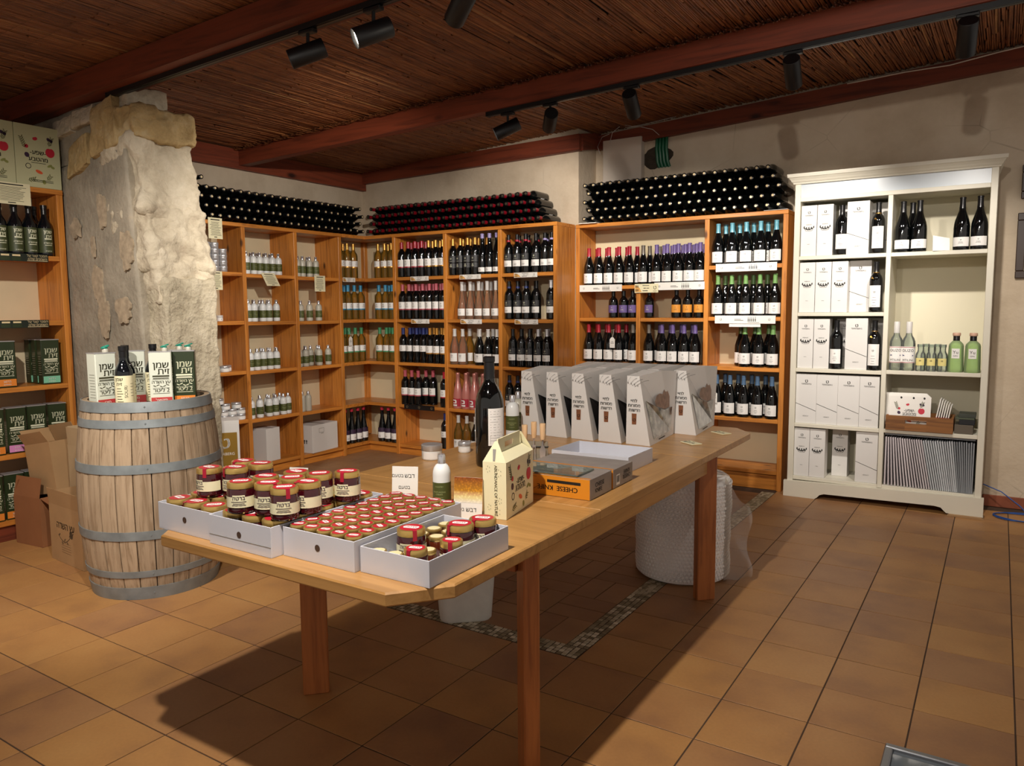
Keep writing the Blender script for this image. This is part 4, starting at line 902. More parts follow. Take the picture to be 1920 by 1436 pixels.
ticket('shelf_ticket', 'long white ticket under green-capped bottles', (3.325, YE, 1.206), .425, .056, '-y', style='wide')
ticket('shelf_ticket', 'small white ticket hanging below the green-capped bottles', (3.325, YE+.004, 1.168), .22, .028, '-y', style='none')
for y, z, h, tl, lab, w, sk in ((-1.555, 1.892, .15, .0, 'cream written page hung from the rack top beside the pillar', .118, 0), (-1.565, 1.515, .135, .0, 'cream written page below the silver tins', .10, .0),
                            (-1.045, 1.535, .098, .0, 'slanting cream page below the cream bottles, middle bay', .13, .055), (-.56, 1.515, .132, 0, 'cream written page below the frosted bottles', .118, 0)):
    ticket('price_page', lab, (.006, y, z), w, h, '+x', 'paper_cream', 'page', 0, sk)
# black strip with pale emblems on the fourth shelf of the first bay
t = thing('shelf_ticket', 'curling black strip with gold emblems on fourth shelf of back rack', 'shelf ticket', (.60, -.008, SZ[1]-.012), 0, 'shelf tickets')
obj('card', MB().bbox(-.17, .17, -.002, 0, -.024, .02, .0005), 'capsule_black', t)
pr = MB()
for x in (-.135, 0, .14): lay(pr, S_TET, .034, (x, -.0026, -.002), (1, 0, 0), (0, 0, 1), .015)
obj('print', pr, 'tip_gold', t)
for i, (lab, x, y, z) in enumerate((('white neck tag on a green-capped bottle, corner rack', -.012, -.20, Z2+.19), ('white neck tag on a red-capped bottle, recessed rack', 2.30, YR+.002, .868+.16), ('white neck tag on a steel-blue-capped bottle', 3.115, YR+.003, .506+.14))):
    t = thing('neck_tag', lab, 'tag', (x, y, z), PI/2 if i == 0 else 0.)
    obj('card', MB().prism([(-.022, -.0008), (.022, -.0008), (.022, .0008), (-.022, .0008)], -.045, .02), 'paper_white', t); obj('card_tip', MB().add([(-.022, 0, .02), (.022, 0, .02), (.008, 0, .038), (-.008, 0, .038)], [(0, 1, 2, 3)]), 'paper_white', t)
    obj('string', MB().tube([(0, 0, .036), (.004, .012, .07), (.0, .03, .10)], .0009, 5), 'paper_white', t)
    pr = MB(); pr.poly([(-.014, -.0014, -.01), (.014, -.0014, -.01), (.014, -.0014, -.005), (-.014, -.0014, -.005)]); pr.poly([(-.01, -.0014, .002), (.01, -.0014, .002), (.01, -.0014, .006), (-.01, -.0014, .006)]); obj('print', pr, 'ink_grey', t)
# white sheets peeking out under the lying bottles
o = obj('paper_sheet', MB().bbox(2.02, 2.17, YR-.03, YR+.20, 1.9505, 1.957, .001), 'paper_white'); tag(o, 'white sheet under the lying bottles at the wall corner', 'paper sheet')
o = obj('paper_sheet', MB().bbox(3.44, 3.60, YR-.012, YR+.20, 1.9505, 1.953, .0008), 'paper_white'); tag(o, 'white sheet under the lying bottles by the cabinet', 'paper sheet')

# ================================================================ WHITE CABINET
CX0, CX1, CY, CB = 3.656, 4.796, .2413, .605
cab = thing('display_cabinet', 'tall white painted display cabinet with moulded cornice and scalloped base', 'cabinet')
W = 'cabinet_white'
obj('side_panel', MB().bbox(CX0, CX0+.036, CY, CB, .09, 2.10, .002), W, cab); obj('side_panel', MB().bbox(CX1-.036, CX1, CY, CB, .09, 2.10, .002), W, cab)
obj('divider', MB().bbox(4.217, 4.245, CY+.004, CB, .12, 2.0, .002), W, cab)
obj('back_panel', MB().box(CX0+.03, CX1-.03, CB-.008, CB, .1, 2.09), plain('cabinet_cream', '#ddd6bc', .6), cab)
obj('top_rail', MB().bbox(CX0+.036, CX1-.036, CY, CY+.03, 1.985, 2.012, .002), W, cab); obj('top_board', MB().box(CX0+.036, CX1-.036, CY+.03, CB-.008, 1.99, 2.012), W, cab)
obj('frieze_panel', MB().box(CX0+.036, CX1-.036, CY+.008, CY+.02, 2.012, 2.10), 'cabinet_glass', cab)
cr = MB(); prof = [(0, 2.098), (-.010, 2.100), (-.012, 2.108), (-.020, 2.116), (-.024, 2.124), (-.036, 2.140), (-.042, 2.142), (-.044, 2.158), (-.044, 2.164), (.30, 2.164), (.30, 2.098)]
n = len(prof); vs = [(CX0+min(p[0], 0), CY+p[0] if p[0] < .2 else CB, p[1]) for p in prof]+[(CX1-min(p[0], 0), CY+p[0] if p[0] < .2 else CB, p[1]) for p in prof]
cr.add(vs, [(i, (i+1) % n, n+(i+1) % n, n+i) for i in range(n)]+[tuple(range(n-1, -1, -1)), tuple(range(n, 2*n))])
obj('cornice', cr, W, cab)
LX0, LX1, RX0, RX1 = CX0+.036, 4.217, 4.245, CX1-.036
LZ = [.140, .505, .880, 1.255, 1.628]; RZ = [.140, .508, .886, 1.628]
for z in LZ: obj('shelf', MB().bbox(LX0, LX1, CY+.006, CB-.008, z-.025, z, .002), W, cab)
for z in RZ: obj('shelf', MB().bbox(RX0, RX1, CY+.006, CB-.008, z-.025, z, .002), W, cab)
bp = [(3.638, 0), (3.84, 0), (3.858, .012), (3.872, .03), (3.90, .04), (4.55, .05), (4.585, .044), (4.60, .028), (4.615, .014), (4.636, .012), (4.81, .012), (4.81, .128), (3.638, .108)]
n = len(bp); mb = MB(); mb.add([(x, CY-.022, z) for x, z in bp]+[(x, CY+.012, z) for x, z in bp], [tuple(range(n)), tuple(range(2*n-1, n-1, -1))]+[(i, n+i, n+(i+1) % n, (i+1) % n) for i in range(n)])
obj('base_board', mb, W, cab)
for x0, x1 in ((CX0, CX0+.03), (CX1-.03, CX1)): obj('base_side', MB().box(x0, x1, CY+.012, CB, .012, .115), W, cab)
for i in range(4): o = obj('cardboard_shim', MB().bbox(4.62+i*.003, 4.815-.004*i, CY-.045, CY+.10, .0005+.003*i, .0033+.003*i, .0004), 'cardboard'); tag(o, f"flat cardboard shim under the cabinet corner, {ORD[i]} from the floor", 'shim', 'cardboard shims under the cabinet')
# contents, left column: slim and large white boxes and dark bottles
def wine_box(kind, x, y, z, label, rz=0.):
    sx, sz = (.098, .330) if kind == 'slim' else (.132, .335) if kind == 'mid' else (.116, .335)
    t = thing('wine_box', label, 'box', (x, y, z), rz, 'white wine gift boxes in the cabinet')
    obj('box', MB().bbox(-sx/2, sx/2, 0, sx, 0, sz, .0012), 'card_white', t); pr = MB(); y0 = -.0008
    lay(pr, S_TET, .030 if kind != 'slim' else .026, (0, y0, sz*.86), (1, 0, 0), (0, 0, 1), .015)
    lay(pr, 'TEPERBERG', .010 if kind == 'slim' else .013, (0, y0, sz*.80), (1, 0, 0), (0, 0, 1))
    if kind == 'slim':
        lay(pr, 'ESSENCE', .009, (0, y0, sz*.62), (1, 0, 0), (0, 0, 1))
        for i in range(9):
            u = (i-4)/4; w = .0042; cx, c0 = u*.030, sz*.515+.012*u*u
            pr.poly([(cx-w, y0, c0), (cx+w, y0, c0+.002*u), (cx+w*.8, y0, c0+.022-.006*abs(u)), (cx-w*.7, y0, c0+.018-.006*abs(u))]) if i % 2 == 0 else pr.poly([(cx-w*.5, y0, c0-.002), (cx+w*.9, y0, c0-.001), (cx+w*.3, y0, c0+.010), (cx-w, y0, c0+.007)])
        pr.poly([(-.033, y0, sz*.515+.018), (-.02, y0, sz*.50), (.0, y0, sz*.492), (.02, y0, sz*.50), (.033, y0, sz*.515+.018), (.018, y0, sz*.505), (0, y0, sz*.497), (-.018, y0, sz*.505)])
        pr.poly([(-.008, y0, sz*.23), (.008, y0, sz*.23), (.008, y0, sz*.235), (-.008, y0, sz*.235)])
    else:
        pr.poly([(-sx/2+.001, y0, sz*.405), (sx/2-.001, y0, sz*.255), (sx/2-.001, y0, sz*.263), (-sx/2+.001, y0, sz*.413)])
        lay(pr, 'LEGACY', .010, (0, y0, sz*.15), (1, 0, 0), (0, 0, 1))
    obj('print', pr, 'ink', t); return t
btype('cab_slim', BORD, 'dark_glass', 'capsule_black', .240, (.035, .125, 'label_white'), tet=.012, lines=3, arc=.95)
btype('cab_ribbon', BORD, 'dark_glass', 'capsule_black', .240, (.030, .160, 'label_white'), tet=.018, lines=4, arc=.95)
btype('cab_burg', BURG, 'dark_glass', 'capsule_black', .235, (.020, .072, 'label_white'), tet=.012, lines=2)
def ribbon(o):
    obj('ribbon', MB().lathe([(.0195, .226), (.0185, .240)], 18), 'gold_foil', o)
    obj('medal', MB().add([(-.004, -.021, .226), (.012, -.020, .230), (-.006, -.037, .198), (-.022, -.034, .203)], [(0, 1, 2, 3)]), 'gold_foil', o)
def cb(key, x, z, lab, rib=False, y=.292):
    o = bottle(key, (x, y, z+.0008), 0, lab, 'dark bottles in the white cabinet', jit=.08)
    o.scale = (1.06, 1.06, 1.06)
    if rib: ribbon(o)
    return o
RW = ['bottom shelf', 'fourth shelf', 'third shelf', 'second shelf', 'top shelf']
def row_left(z, k, slim, large, bott, e_=.0008):
    for i, (x, y) in enumerate(slim): wine_box('slim', x, y, z+e_, f"slim white wine box on cabinet {RW[k]}, {ORD[i]} from the rack side")
    for i, (x, y, kd) in enumerate(large): wine_box(kd, x, y, z+e_, f"wide white wine box on cabinet {RW[k]}, {ORD[i]} from the rack side")
    for key, x, rib, lab in bott: cb(key, x, z, f"dark bottle {lab} on cabinet {RW[k]}", rib)
row_left(LZ[4], 4, [(3.745, .262), (3.846, .262), (3.955, .40)], [(4.045, .262, 'mid'), (4.140, .43, 'mid')], [('cab_slim', 3.945, False, 'before a slim white box'), ('cab_ribbon', 4.160, True, 'with gold neck ribbon')])
row_left(LZ[3], 3, [(3.745, .262), (3.846, .262), (3.947, .262)], [(4.06, .33, 'mid'), (4.145, .47, 'large')][:1], [('cab_ribbon', 4.160, True, 'with gold neck ribbon')])
row_left(LZ[2], 2, [(3.745, .262), (3.846, .262), (3.965, .40)], [(4.060, .262, 'mid'), (4.145, .43, 'mid')], [('cab_slim', 3.935, False, 'before a slim white box'), ('cab_ribbon', 4.165, True, 'with gold neck ribbon')])
row_left(LZ[1], 1, [], [(3.760, .262, 'mid'), (3.8925, .262, 'mid'), (4.025, .262, 'mid'), (4.1500, .262, 'end')], [])
row_left(LZ[0], 0, [(3.742, .262), (3.842, .262), (3.965, .38)], [(4.147, .262, 'mid')], [])
# right column
for i, (x, y) in enumerate(((4.300, .30), (4.345, .39), (4.392, .30), (4.620, .30), (4.712, .292))): cb('cab_burg', x, RZ[3], f"burgundy-shaped bottle on the cabinet's upper shelf, {ORD[i]} from the divider", False, y)
t = thing('place_card', 'white folded card standing between bottles on the cabinet upper shelf', 'card', (4.515, .275, RZ[3]+.0005), .15)
obj('card', MB().add([(-.045, -.03, 0), (.045, -.03, 0), (.045, 0, .075), (-.045, 0, .095), (-.045, .03, 0), (.045, .03, 0)], [(0, 1, 2, 3), (3, 2, 5, 4)]), 'paper_white', t)
OUZO = [(0, 0), (.036, 0), (.0385, .005), (.039, .012), (.039, .165), (.0375, .183), (.030, .205), (.020, .220), (.0165, .235), (.016, .29), (0, .29)]
MINI = [(0, 0), (.026, 0), (.0285, .004), (.029, .01), (.029, .095), (.027, .108), (.020, .120), (.0175, .130), (.0175, .158), (.019, .159), (.019, .166), (0, .166)]
GIN = [(0, 0), (.042, 0), (.0445, .005), (.045, .012), (.041, .160), (.038, .172), (.028, .184), (.0185, .192), (.017, .20), (.017, .215), (0, .215)]
def spirit(name, label, prof, glass, x, y, z, cap, lab, texts, group, cat='bottle'):
    o = obj(name, MB().lathe(prof, 22), glass, None, (x, y, z+.0008)); tag(o, label, cat, group)
    z0, z1, cm, capn = cap; r = prof[-2][0]+.0015
    obj(capn, MB().lathe([(r, z0), (r, z1-.002), (r*.93, z1), (0, z1)], 18), cm, o)
    r = max(p[0] for p in prof)+.0008; l = obj('label', cyl_rect(MB(), r, -lab[2], lab[2], lab[0], lab[1], 12), lab[3], o)
    pr = MB()
    for s, sz, zz in texts: cyl_text(pr, s, sz, r+.0007, zz) if s else None
    obj('print', pr, 'ink', l); return o, l, r
for i, x in enumerate((4.292, 4.362)):
    o, l, r = spirit('spirit_bottle', f"clear anise spirit bottle with striped label on the cabinet, {('next to the divider', 'second from the divider')[i]}", OUZO, 'clear_glass', x, .295, RZ[2], (.236, .308, 'capsule_white', 'cap'), (.048, .152, .055, 'label_white'), [('OUZO', .024, .126), ('MTILINI', .019, .066)], 'clear spirit bottles')
    pr = MB(); cyl_rect(pr, r+.0007, -.05, .05, .146, .149); cyl_rect(pr, r+.0007, -.05, .05, .050, .053); obj('red_stripe', pr, 'label_red', l)
    pr = MB(); cyl(pr, r+.0007, .096, 0, [(-.04, -.006), (-.03, 0), (-.04, .006), (-.022, .002), (.0, .008), (.028, .004), (.036, 0), (.028, -.004), (0, -.008), (-.022, -.002)], [tuple(range(10))]); obj('fish_mark', pr, 'capsule_navy', l)
k = 0
for x, y in ((4.432, .285), (4.455, .350), (4.492, .285), (4.522, .350), (4.552, .285)):
    spirit('tonic_bottle', f"small clear bottle with yellow label on the cabinet, {ORD[k]} past the spirit bottles", MINI, 'clear_glass', x, y, RZ[2], (.150, .168, 'clear_glass', 'rim'), (.036, .082, .026, 'label_yellow'), [('$$', .012, .066), ('', 0, 0)], 'small clear bottles'); k += 1
for i, (x, y) in enumerate(((4.622, .305), (4.711, .296))):
    o, l, r = spirit('gin_bottle', ('green gin bottle beside the small clear bottles', 'green gin bottle at the end of the cabinet shelf')[i], GIN, 'green_gin_glass', x, y, RZ[2], (.186, .222, 'capsule_black', 'collar'), (.085, .145, .022, 'label_white'), [('Yu', .028, .122), ('GIN', .014, .100)], 'green gin bottles')
    obj('stopper', MB().lathe([(.021, .222), (.022, .225), (.022, .238), (.020, .241), (0, .241)], 18), plain('stopper_wood', '#d0a890', .5), o)
# wooden crate of flat cartons and leaflets
cz0 = RZ[1]+.0008
t = thing('wooden_crate', 'low wooden crate with a slot handle on the cabinet shelf', 'crate', (4.425, CY-.01, cz0))
for (x0, x1, z0, z1) in ((-.17, -.06, 0, .092), (.06, .205, 0, .092), (-.06, .06, 0, .045), (-.06, .06, .066, .092)): obj('front_board', MB().box(x0, x1, 0, .014, z0, z1), 'crate_wood', t)
obj('side_board', MB().box(-.17, -.156, .014, .24, 0, .092), 'crate_wood', t); obj('side_board', MB().box(.191, .205, .014, .24, 0, .092), 'crate_wood', t); obj('back_board', MB().box(-.156, .191, .226, .24, 0, .092), 'crate_wood', t); obj('base_board', MB().box(-.156, .191, .014, .226, 0, .008), 'crate_wood', t)
# ---------------------------------------------------------------- printed fruit artwork shared by the cream cartons
plain('fruit_red', '#c4243a', .5); plain('fruit_purple', '#3a2340', .5); plain('leaf_olive', '#54562c', .55); plain('leaf_green', '#8c9150', .55); plain('fruit_orange', '#d8582f', .5)
def blob(mb, cx, cz, rx, rz, y, n=14, rot=0., notch=0.):
    pts = []
    for i in range(n):
        a = 2*PI*i/n; k = 1-notch*math.exp(-((a-PI/2)/.35)**2); px, pz = rx*k*math.cos(a), rz*k*math.sin(a)
        pts.append((cx+px*math.cos(rot)-pz*math.sin(rot), y, cz+px*math.sin(rot)+pz*math.cos(rot)))
    return mb.poly(pts)
def sprig(mb, x, z, L, ang, y, n=5, s=1.):
    dx, dz = math.cos(ang), math.sin(ang); mb.poly([(x-dz*.0006, y, z+dx*.0006), (x+dz*.0006, y, z-dx*.0006), (x+dx*L+dz*.0006, y, z+dz*L-dx*.0006), (x+dx*L-dz*.0006, y, z+dz*L+dx*.0006)])
    for i in range(n):
        t_ = (i+.6)/n*L
        for sg in (-1, 1):
            a = ang+sg*.75; blob(mb, x+dx*t_+math.cos(a)*.011*s, z+dz*t_+math.sin(a)*.011*s, .010*s, .0028*s, y, 8, a)
def fruit_art(t, w, h, y, s=1., tz=.55):
    """olive sprigs, fruit and the two-line title on a face of width w, height h in the plane y (reads along +x)"""
    for q in ((-w*.33, h*.62, .075*s, 1.9, 6), (w*.30, h*.70, .06*s, 1.2, 5), (-w*.32, h*.10, .05*s, .3, 4), (w*.20, h*.13, .04*s, .9, 3)):
        a = MB(); sprig(a, q[0], q[1], q[2], q[3], y, q[4], s); obj('sprig_print', a, 'leaf_olive', t)
    for x_, z_, rx, rz, n_, ro, no, mt in ((w*.33, h*.60, .030, .032, 16, 0, .18, 'fruit_red'), (-w*.30, h*.66, .012, .013, 12, .4, .2, 'fruit_red'), (-w*.06, h*.80, .016, .012, 12, .3, .2, 'fruit_red'), (w*.30, h*.82, .010, .012, 10, .4, 0, 'fruit_purple'),
            (w*.38, h*.80, .010, .012, 10, .2, 0, 'fruit_purple'), (-w*.30, h*.52, .015, .017, 12, .5, 0, 'fruit_purple'), (w*.30, h*.38, .018, .008, 10, .5, 0, 'leaf_green'), (w*.38, h*.36, .014, .009, 10, -.4, 0, 'leaf_green'), (w*.12, h*.10, .012, .015, 10, .2, 0, 'leaf_green'), (0, h*.26, .024, .011, 12, -.4, 0, 'fruit_orange')):
        obj('fruit_print', blob(MB(), x_, z_, rx*s, rz*s, y, n_, ro, no), mt, t)
    a = MB(); lay(a, S_AB1, .040*s, (0, y, h*(tz+.055)), (1, 0, 0), (0, 0, 1), .015); lay(a, S_AB2, .040*s, (0, y, h*(tz-.055)), (1, 0, 0), (0, 0, 1), .015)
    a.poly([(-w*.2, y, h*(tz-.12)), (w*.2, y, h*(tz-.12)), (w*.2, y, h*(tz-.112)), (-w*.2, y, h*(tz-.112))])
    for i in range(16):
        t0, t1 = 2*PI*i/16, 2*PI*(i+1)/16; cx, cz_, r0, r1 = -w*.28, h*.34, .018*s, .014*s
        a.poly([(cx+r0*math.cos(t0), y, cz_+r0*math.sin(t0)), (cx+r0*math.cos(t1), y, cz_+r0*math.sin(t1)), (cx+r1*math.cos(t1), y, cz_+r1*math.sin(t1)), (cx+r1*math.cos(t0), y, cz_+r1*math.sin(t0))])
    obj('title_print', a, 'ink', t)

# flat cartons, leaflets and small dark boxes in and beside the crate
for i in range(5):
    t = thing('flat_carton', f"folded cream fruit carton standing in the crate, {ORD[i]} from the front", 'folded carton', (4.385-.006*i, CY+.020+.012*i, RZ[1]+.011+.004*i), 0, 'folded cream cartons in the crate', rot=(-.12, 0, .03*i))
    mb = MB().bbox(-.118, .118, 0, .003, 0, .205, .0006); obj('sheet', mb, 'paper_white', t)
    if i == 0:
        fruit_art(t, .20, .19, -.0008, .62, .55)
        a = MB()
        for x in (-.05, .02, .08): blob(a, x, .195, .006, .007, -.0008, 10)
        obj('hole_print', a, 'ink', t)
for i in range(6):
    o = obj('leaflet', MB().bbox(-.0035, .0035, 0, .14, 0, .20-.008*i, .0004), 'paper_white', None, (4.522+.013*i, CY+.012, RZ[1]+.011), (0, .17, 0)); tag(o, f"white and red leaflet leaning in the crate, {ORD[i]} from the cartons", 'leaflet', 'leaflets leaning in the crate')
    obj('red_band', MB().box(-.0041, .0041, -.0008, .1, .03, .085), 'label_red', o)
for i, (x, y, z, w, d_, h) in enumerate(((4.685, CY+.02, 0, .10, .16, .055), (4.70, CY+.03, .056, .085, .14, .03), (4.69, CY+.03, .087, .10, .15, .012), (4.70, CY+.035, .10, .09, .14, .022))):
    o = obj('small_box', MB().bbox(x-w/2, x+w/2, y, y+d_, RZ[1]+.001+z, RZ[1]+.001+z+h, .0015), plain(('box_taupe', 'box_black', 'box_moss', 'box_slate')[i], ('#5f5548', '#15151a', '#4a5240', '#3b4038')[i], .5), None); tag(o, ('taupe', 'black', 'moss green', 'slate green')[i]+' small box in the pile beside the crate', 'box', 'small dark boxes beside the crate')
plain('folder_lilac', '#c9c2c5', .45, var=.12); plain('folder_grey', '#bcc1c5', .45, var=.15); plain('folder_dark', '#868b90', .45, var=.2)
nF = 38
for i in range(nF):
    u = i/(nF-1); h = .318; d_ = .06*math.sin(PI*u**.85); xt = 4.256+.484*u
    m_ = 'folder_lilac' if u < .42 else ('folder_grey' if u < .76 else 'folder_dark')
    o = obj('folded_carton', MB().bbox(-.0040, .0040, 0, .30, 0, h-.006*random.random(), .0006), m_, None, (xt+d_+.004, CY+.014+random.uniform(0, .004), RZ[0]+.002), (0, -math.atan(d_/h), 0))
    tag(o, f"flattened grey gift carton leaning on the cabinet floor, {ORD[i]} from the divider", 'folded carton', 'flattened gift cartons on the cabinet floor')
for i in range(3):
    o = obj('card_sheet', MB().bbox(4.252, 4.752, CY+.02, CY+.26, .470+.004*i, .4732+.004*i, .0006), 'folder_dark', None); tag(o, f"large grey sheet lying over the flattened cartons, {ORD[i]} from below", 'card sheet', 'grey sheets over the flattened cartons')

# ================================================================ TABLE
TZ = .700
tb = thing('display_table', 'octagonal-ended pale wooden display table with plank legs', 'table')
tx0, tx1, ty0, ty1, ch = 2.875, 3.867, -3.942, -1.372, .095
ya_, yb_ = -3.104, -2.19
near = [(tx0, ya_-.0008), (tx0, ty0+ch*1.25), (tx0+ch, ty0), (tx1-ch, ty0), (tx1, ty0+ch*1.25), (tx1, ya_-.0008)]
far = [(tx1, yb_+.0008), (tx1, ty1-ch*1.25), (tx1-ch, ty1), (tx0+ch, ty1), (tx0, ty1-ch*1.25), (tx0, yb_+.0008)]
mid = [(tx0, ya_+.0008), (tx1, ya_+.0008), (tx1, yb_-.0008), (tx0, yb_-.0008)]
def slab(poly, z0, z1, b=.006):
    n = len(poly); cx = sum(p[0] for p in poly)/n; cy = sum(p[1] for p in poly)/n
    ins = [(x+(cx-x)/max(abs(cx-x), .01)*b*.8, y+(cy-y)/max(abs(cy-y), .01)*b*.8) for x, y in poly]
    mb = MB(); mb.add([(x, y, z0) for x, y in ins]+[(x, y, z0+b) for x, y in poly]+[(x, y, z1-b) for x, y in poly]+[(x, y, z1) for x, y in ins],
        [tuple(range(n-1, -1, -1)), tuple(range(3*n, 4*n))]+[(k*n+i, k*n+(i+1) % n, (k+1)*n+(i+1) % n, (k+1)*n+i) for k in range(3) for i in range(n)])
    return mb
def ccw(p):
    return p if sum(a[0]*b_[1]-b_[0]*a[1] for a, b_ in zip(p, p[1:]+p[:1])) > 0 else p[::-1]
obj('table_top', slab(ccw(mid), TZ-.032, TZ, .003), 'table_wood_y', tb); obj('table_leaf', slab(ccw(near), TZ-.032, TZ, .004), 'table_wood_x', tb); obj('table_leaf', slab(ccw(far), TZ-.032, TZ, .004), 'table_wood_x', tb)
lx0, lx1, ly0, ly1 = 2.935, 3.785, -3.385, -1.885
for lx, ly, a in ((lx0, ly0, PI/4), (lx1, ly0, -PI/4), (lx1, ly1, PI/4), (lx0, ly1, -PI/4)):
    obj('leg', MB().bbox(-.043, .043, -.0225, .0225, 0, TZ-.034, .004), 'leg_wood', tb, (lx, ly, 0), (0, 0, a))
az0, az1 = TZ-.125, TZ-.034
obj('apron', MB().bbox(lx1-.005, lx1+.016, ly0+.035, ly1-.035, az0, az1, .002), 'table_wood_y', tb); obj('apron', MB().bbox(lx0-.016, lx0+.005, ly0+.035, ly1-.035, az0, az1, .002), 'table_wood_y', tb)
obj('apron', MB().bbox(lx0+.035, lx1-.035, ly0-.012, ly0+.010, az0, az1, .002), 'leg_wood', tb); obj('apron', MB().bbox(lx0+.035, lx1-.035, ly1-.010, ly1+.012, az0, az1, .002), 'leg_wood', tb)

# ---- jars
def jam_parts(r, h, seg=20):
    lid = h-.016
    body = MB().lathe([(0, 0), (r*.86, 0), (r*.97, .003), (r, .008), (r*.97, .013), (r*.985, .017), (r*.985, h*.76), (r*.90, h*.82), (r*.88, lid+.004), (0, lid+.004)], seg).mesh('jam_jar')
    lidm = MB().lathe([(r*.93, lid), (r*.97, lid+.001), (r*.97, h-.004), (r*.93, h-.0008), (r*.80, h), (0, h)], seg).mesh('lid')
    sticker = MB().lathe([(r*.78, h+.0004), (0, h+.0004)], seg).mesh('lid_sticker')
    hexa = MB().poly([(-r*.48, -r*.24, h+.0009), (r*.44, -r*.26, h+.0009), (r*.56, 0, h+.0009), (r*.48, r*.24, h+.0009), (-r*.44, r*.26, h+.0009), (-r*.56, 0, h+.0009)]).mesh('lid_emblem')
    tx = lay(MB(), S_JAM, r*.34, (0, 0, h+.0013), (1, 0, 0), (0, 1, 0), .015).mesh('emblem_print')
    lab = cyl_rect(MB(), r+.0006, -r*1.9, r*1.9, h*.22, h*.56, 14); cyl_rect(lab, r+.0006, -r*.45, r*.45, h*.56, h*.62)
    pr = cyl_text(MB(), S_JAM, h*.17, r+.0012, h*.53, 0, .015)
    for z_, w in ((.40, .55), (.34, .42), (.29, .5)): cyl_rect(pr, r+.0012, -r*w, r*w, h*z_, h*z_+.0014)
    seal = MB().add([(r*.70, -.005, h+.0016), (r*.98, -.005, h+.0005), (r*1.005, -.005, h*.70), (r*1.005, .005, h*.70), (r*.98, .005, h+.0005), (r*.70, .005, h+.0016)], [(0, 1, 4, 5), (1, 2, 3, 4)]).mesh('seal_strip')
    return body, lidm, sticker, hexa, tx, lab.mesh('label'), pr.mesh('print'), seal
JAM = {'large': jam_parts(.0352, .080), 'mid': jam_parts(.0275, .066), 'mini': jam_parts(.0222, .074)}
def jam(kind, loc, label, group, rz=None, fill='jam', lidstick='lid_red', full=True, lidm='lid_gold'):
    p = JAM[kind]; rz = random.uniform(-.5, .9) if rz is None else rz
    o = obj('jam_jar', p[0], fill, None, loc, (0, 0, rz)); tag(o, label, 'jar', group)
    l = obj('lid', p[1], lidm, o); s = obj('lid_sticker', p[2], lidstick, l)
    if lidstick == 'lid_red': obj('lid_emblem', p[3], 'label_white', l); obj('emblem_print', p[4], 'label_red', l)
    if full:
        lb = obj('label', p[5], 'paper_cream', o); obj('print', p[6], 'label_wine', lb)
        if random.random() < .4: obj('seal_strip', p[7], 'label_red', o, None, (0, 0, random.uniform(-2.2, -.6)))
    return o
def tray(label, x0, x1, y0, y1, h, hole=True, th=.0025, z=TZ, mat='tray_white', seam=False):
    t = thing('card_tray', label, 'tray', (0, 0, z+.0008), 0, 'white card trays on the table')
    obj('base', MB().box(x0, x1, y0, y1, 0, .002), mat, t)
    for nm, a in (('front_wall', (x0, x1, y0, y0+th, .002, h)), ('back_wall', (x0, x1, y1-th, y1, .002, h)), ('side_wall', (x0, x0+th, y0+th, y1-th, .002, h)), ('side_wall', (x1-th, x1, y0+th, y1-th, .002, h))): obj(nm, MB().bbox(*a, .0006), mat, t)
    if hole: obj('thumb_hole', blob(MB(), (x0+x1)/2, h*.52, .0085, .0085, y0-.0006, 18), plain('hole_brown', '#4a3426', .8), t)
    if seam: obj('fold_line', MB().box(x0+.001, x1-.001, y0-.0006, y0, h*.33, h*.33+.0012), 'ink_grey', t)
    return t
tray('white card tray of large jam jars at the table corner nearest the barrel', 2.905, 3.142, -3.905, -3.50, .074); tray('white card tray of jam jars with a folded lower edge, second from the barrel', 3.147, 3.385, -3.918, -3.52, .076, seam=True)
tray('white card tray packed with rows of small red-lidded jars', 3.390, 3.628, -3.885, -3.475, .072); tray('white card tray with mixed jars at the table corner nearest the viewer', 3.634, 3.836, -3.872, -3.560, .060, hole=False)
jz = TZ+.0034
G1 = 'large jam jars in the trays'
for a, x0, rows_, nm in ((0, 2.945, 5, 'tray nearest barrel'), (1, 3.189, 5, 'second tray from barrel')):
    for j in range(rows_):
        for i in range(3):
            jam('large', (x0+i*.0765, -3.865+j*.0745, jz), f"red-lidded jam jar in lower layer of {nm}, row {ORD[j]}, {ORD[i]} across", G1)
uz = jz+.0805+.0016
UP = [(3.005, -3.810), (3.066, -3.770), (3.084, -3.698), (3.011, -3.700), (3.226, -3.876), (3.232, -3.802), (3.299, -3.850), (3.3735, -3.862), (3.304, -3.776), (3.3755, -3.789), (3.330, -3.706), (3.258, -3.722), (3.374, -3.648)]
for i, (x, y) in enumerate(UP): jam('large', (x, y, uz), f"jam jar standing on the lower lids, {ORD[i]} of the upper layer counted from the barrel", 'jam jars of the upper layer', rz=random.uniform(-.2, .9))
k = 0
for j in range(9):
    for i in range(5):
        jam('mini', (3.4155+i*.0462, -3.857+j*.0445, jz), f"small red-lidded jar in the packed tray, row {ORD[j]}, {ORD[i]} across", 'small jars in the packed tray', full=False, fill='jam')
for i, (kd, x, y, st) in enumerate((('large', 3.688, -3.755, 'lid_red'), ('large', 3.765, -3.665, 'lid_red'), ('large', 3.785, -3.595-.003, 'lid_red'), ('mid', 3.768, -3.835, 'lid_red'), ('mid', 3.800, -3.745, 'lid_red'))):
    jam(kd, (x, y, jz), f"{'large' if kd == 'large' else 'medium'} red-lidded jar in the corner tray, {ORD[i if kd == 'large' else i-3]} from the packed tray", 'jars in the corner tray', rz=.3)
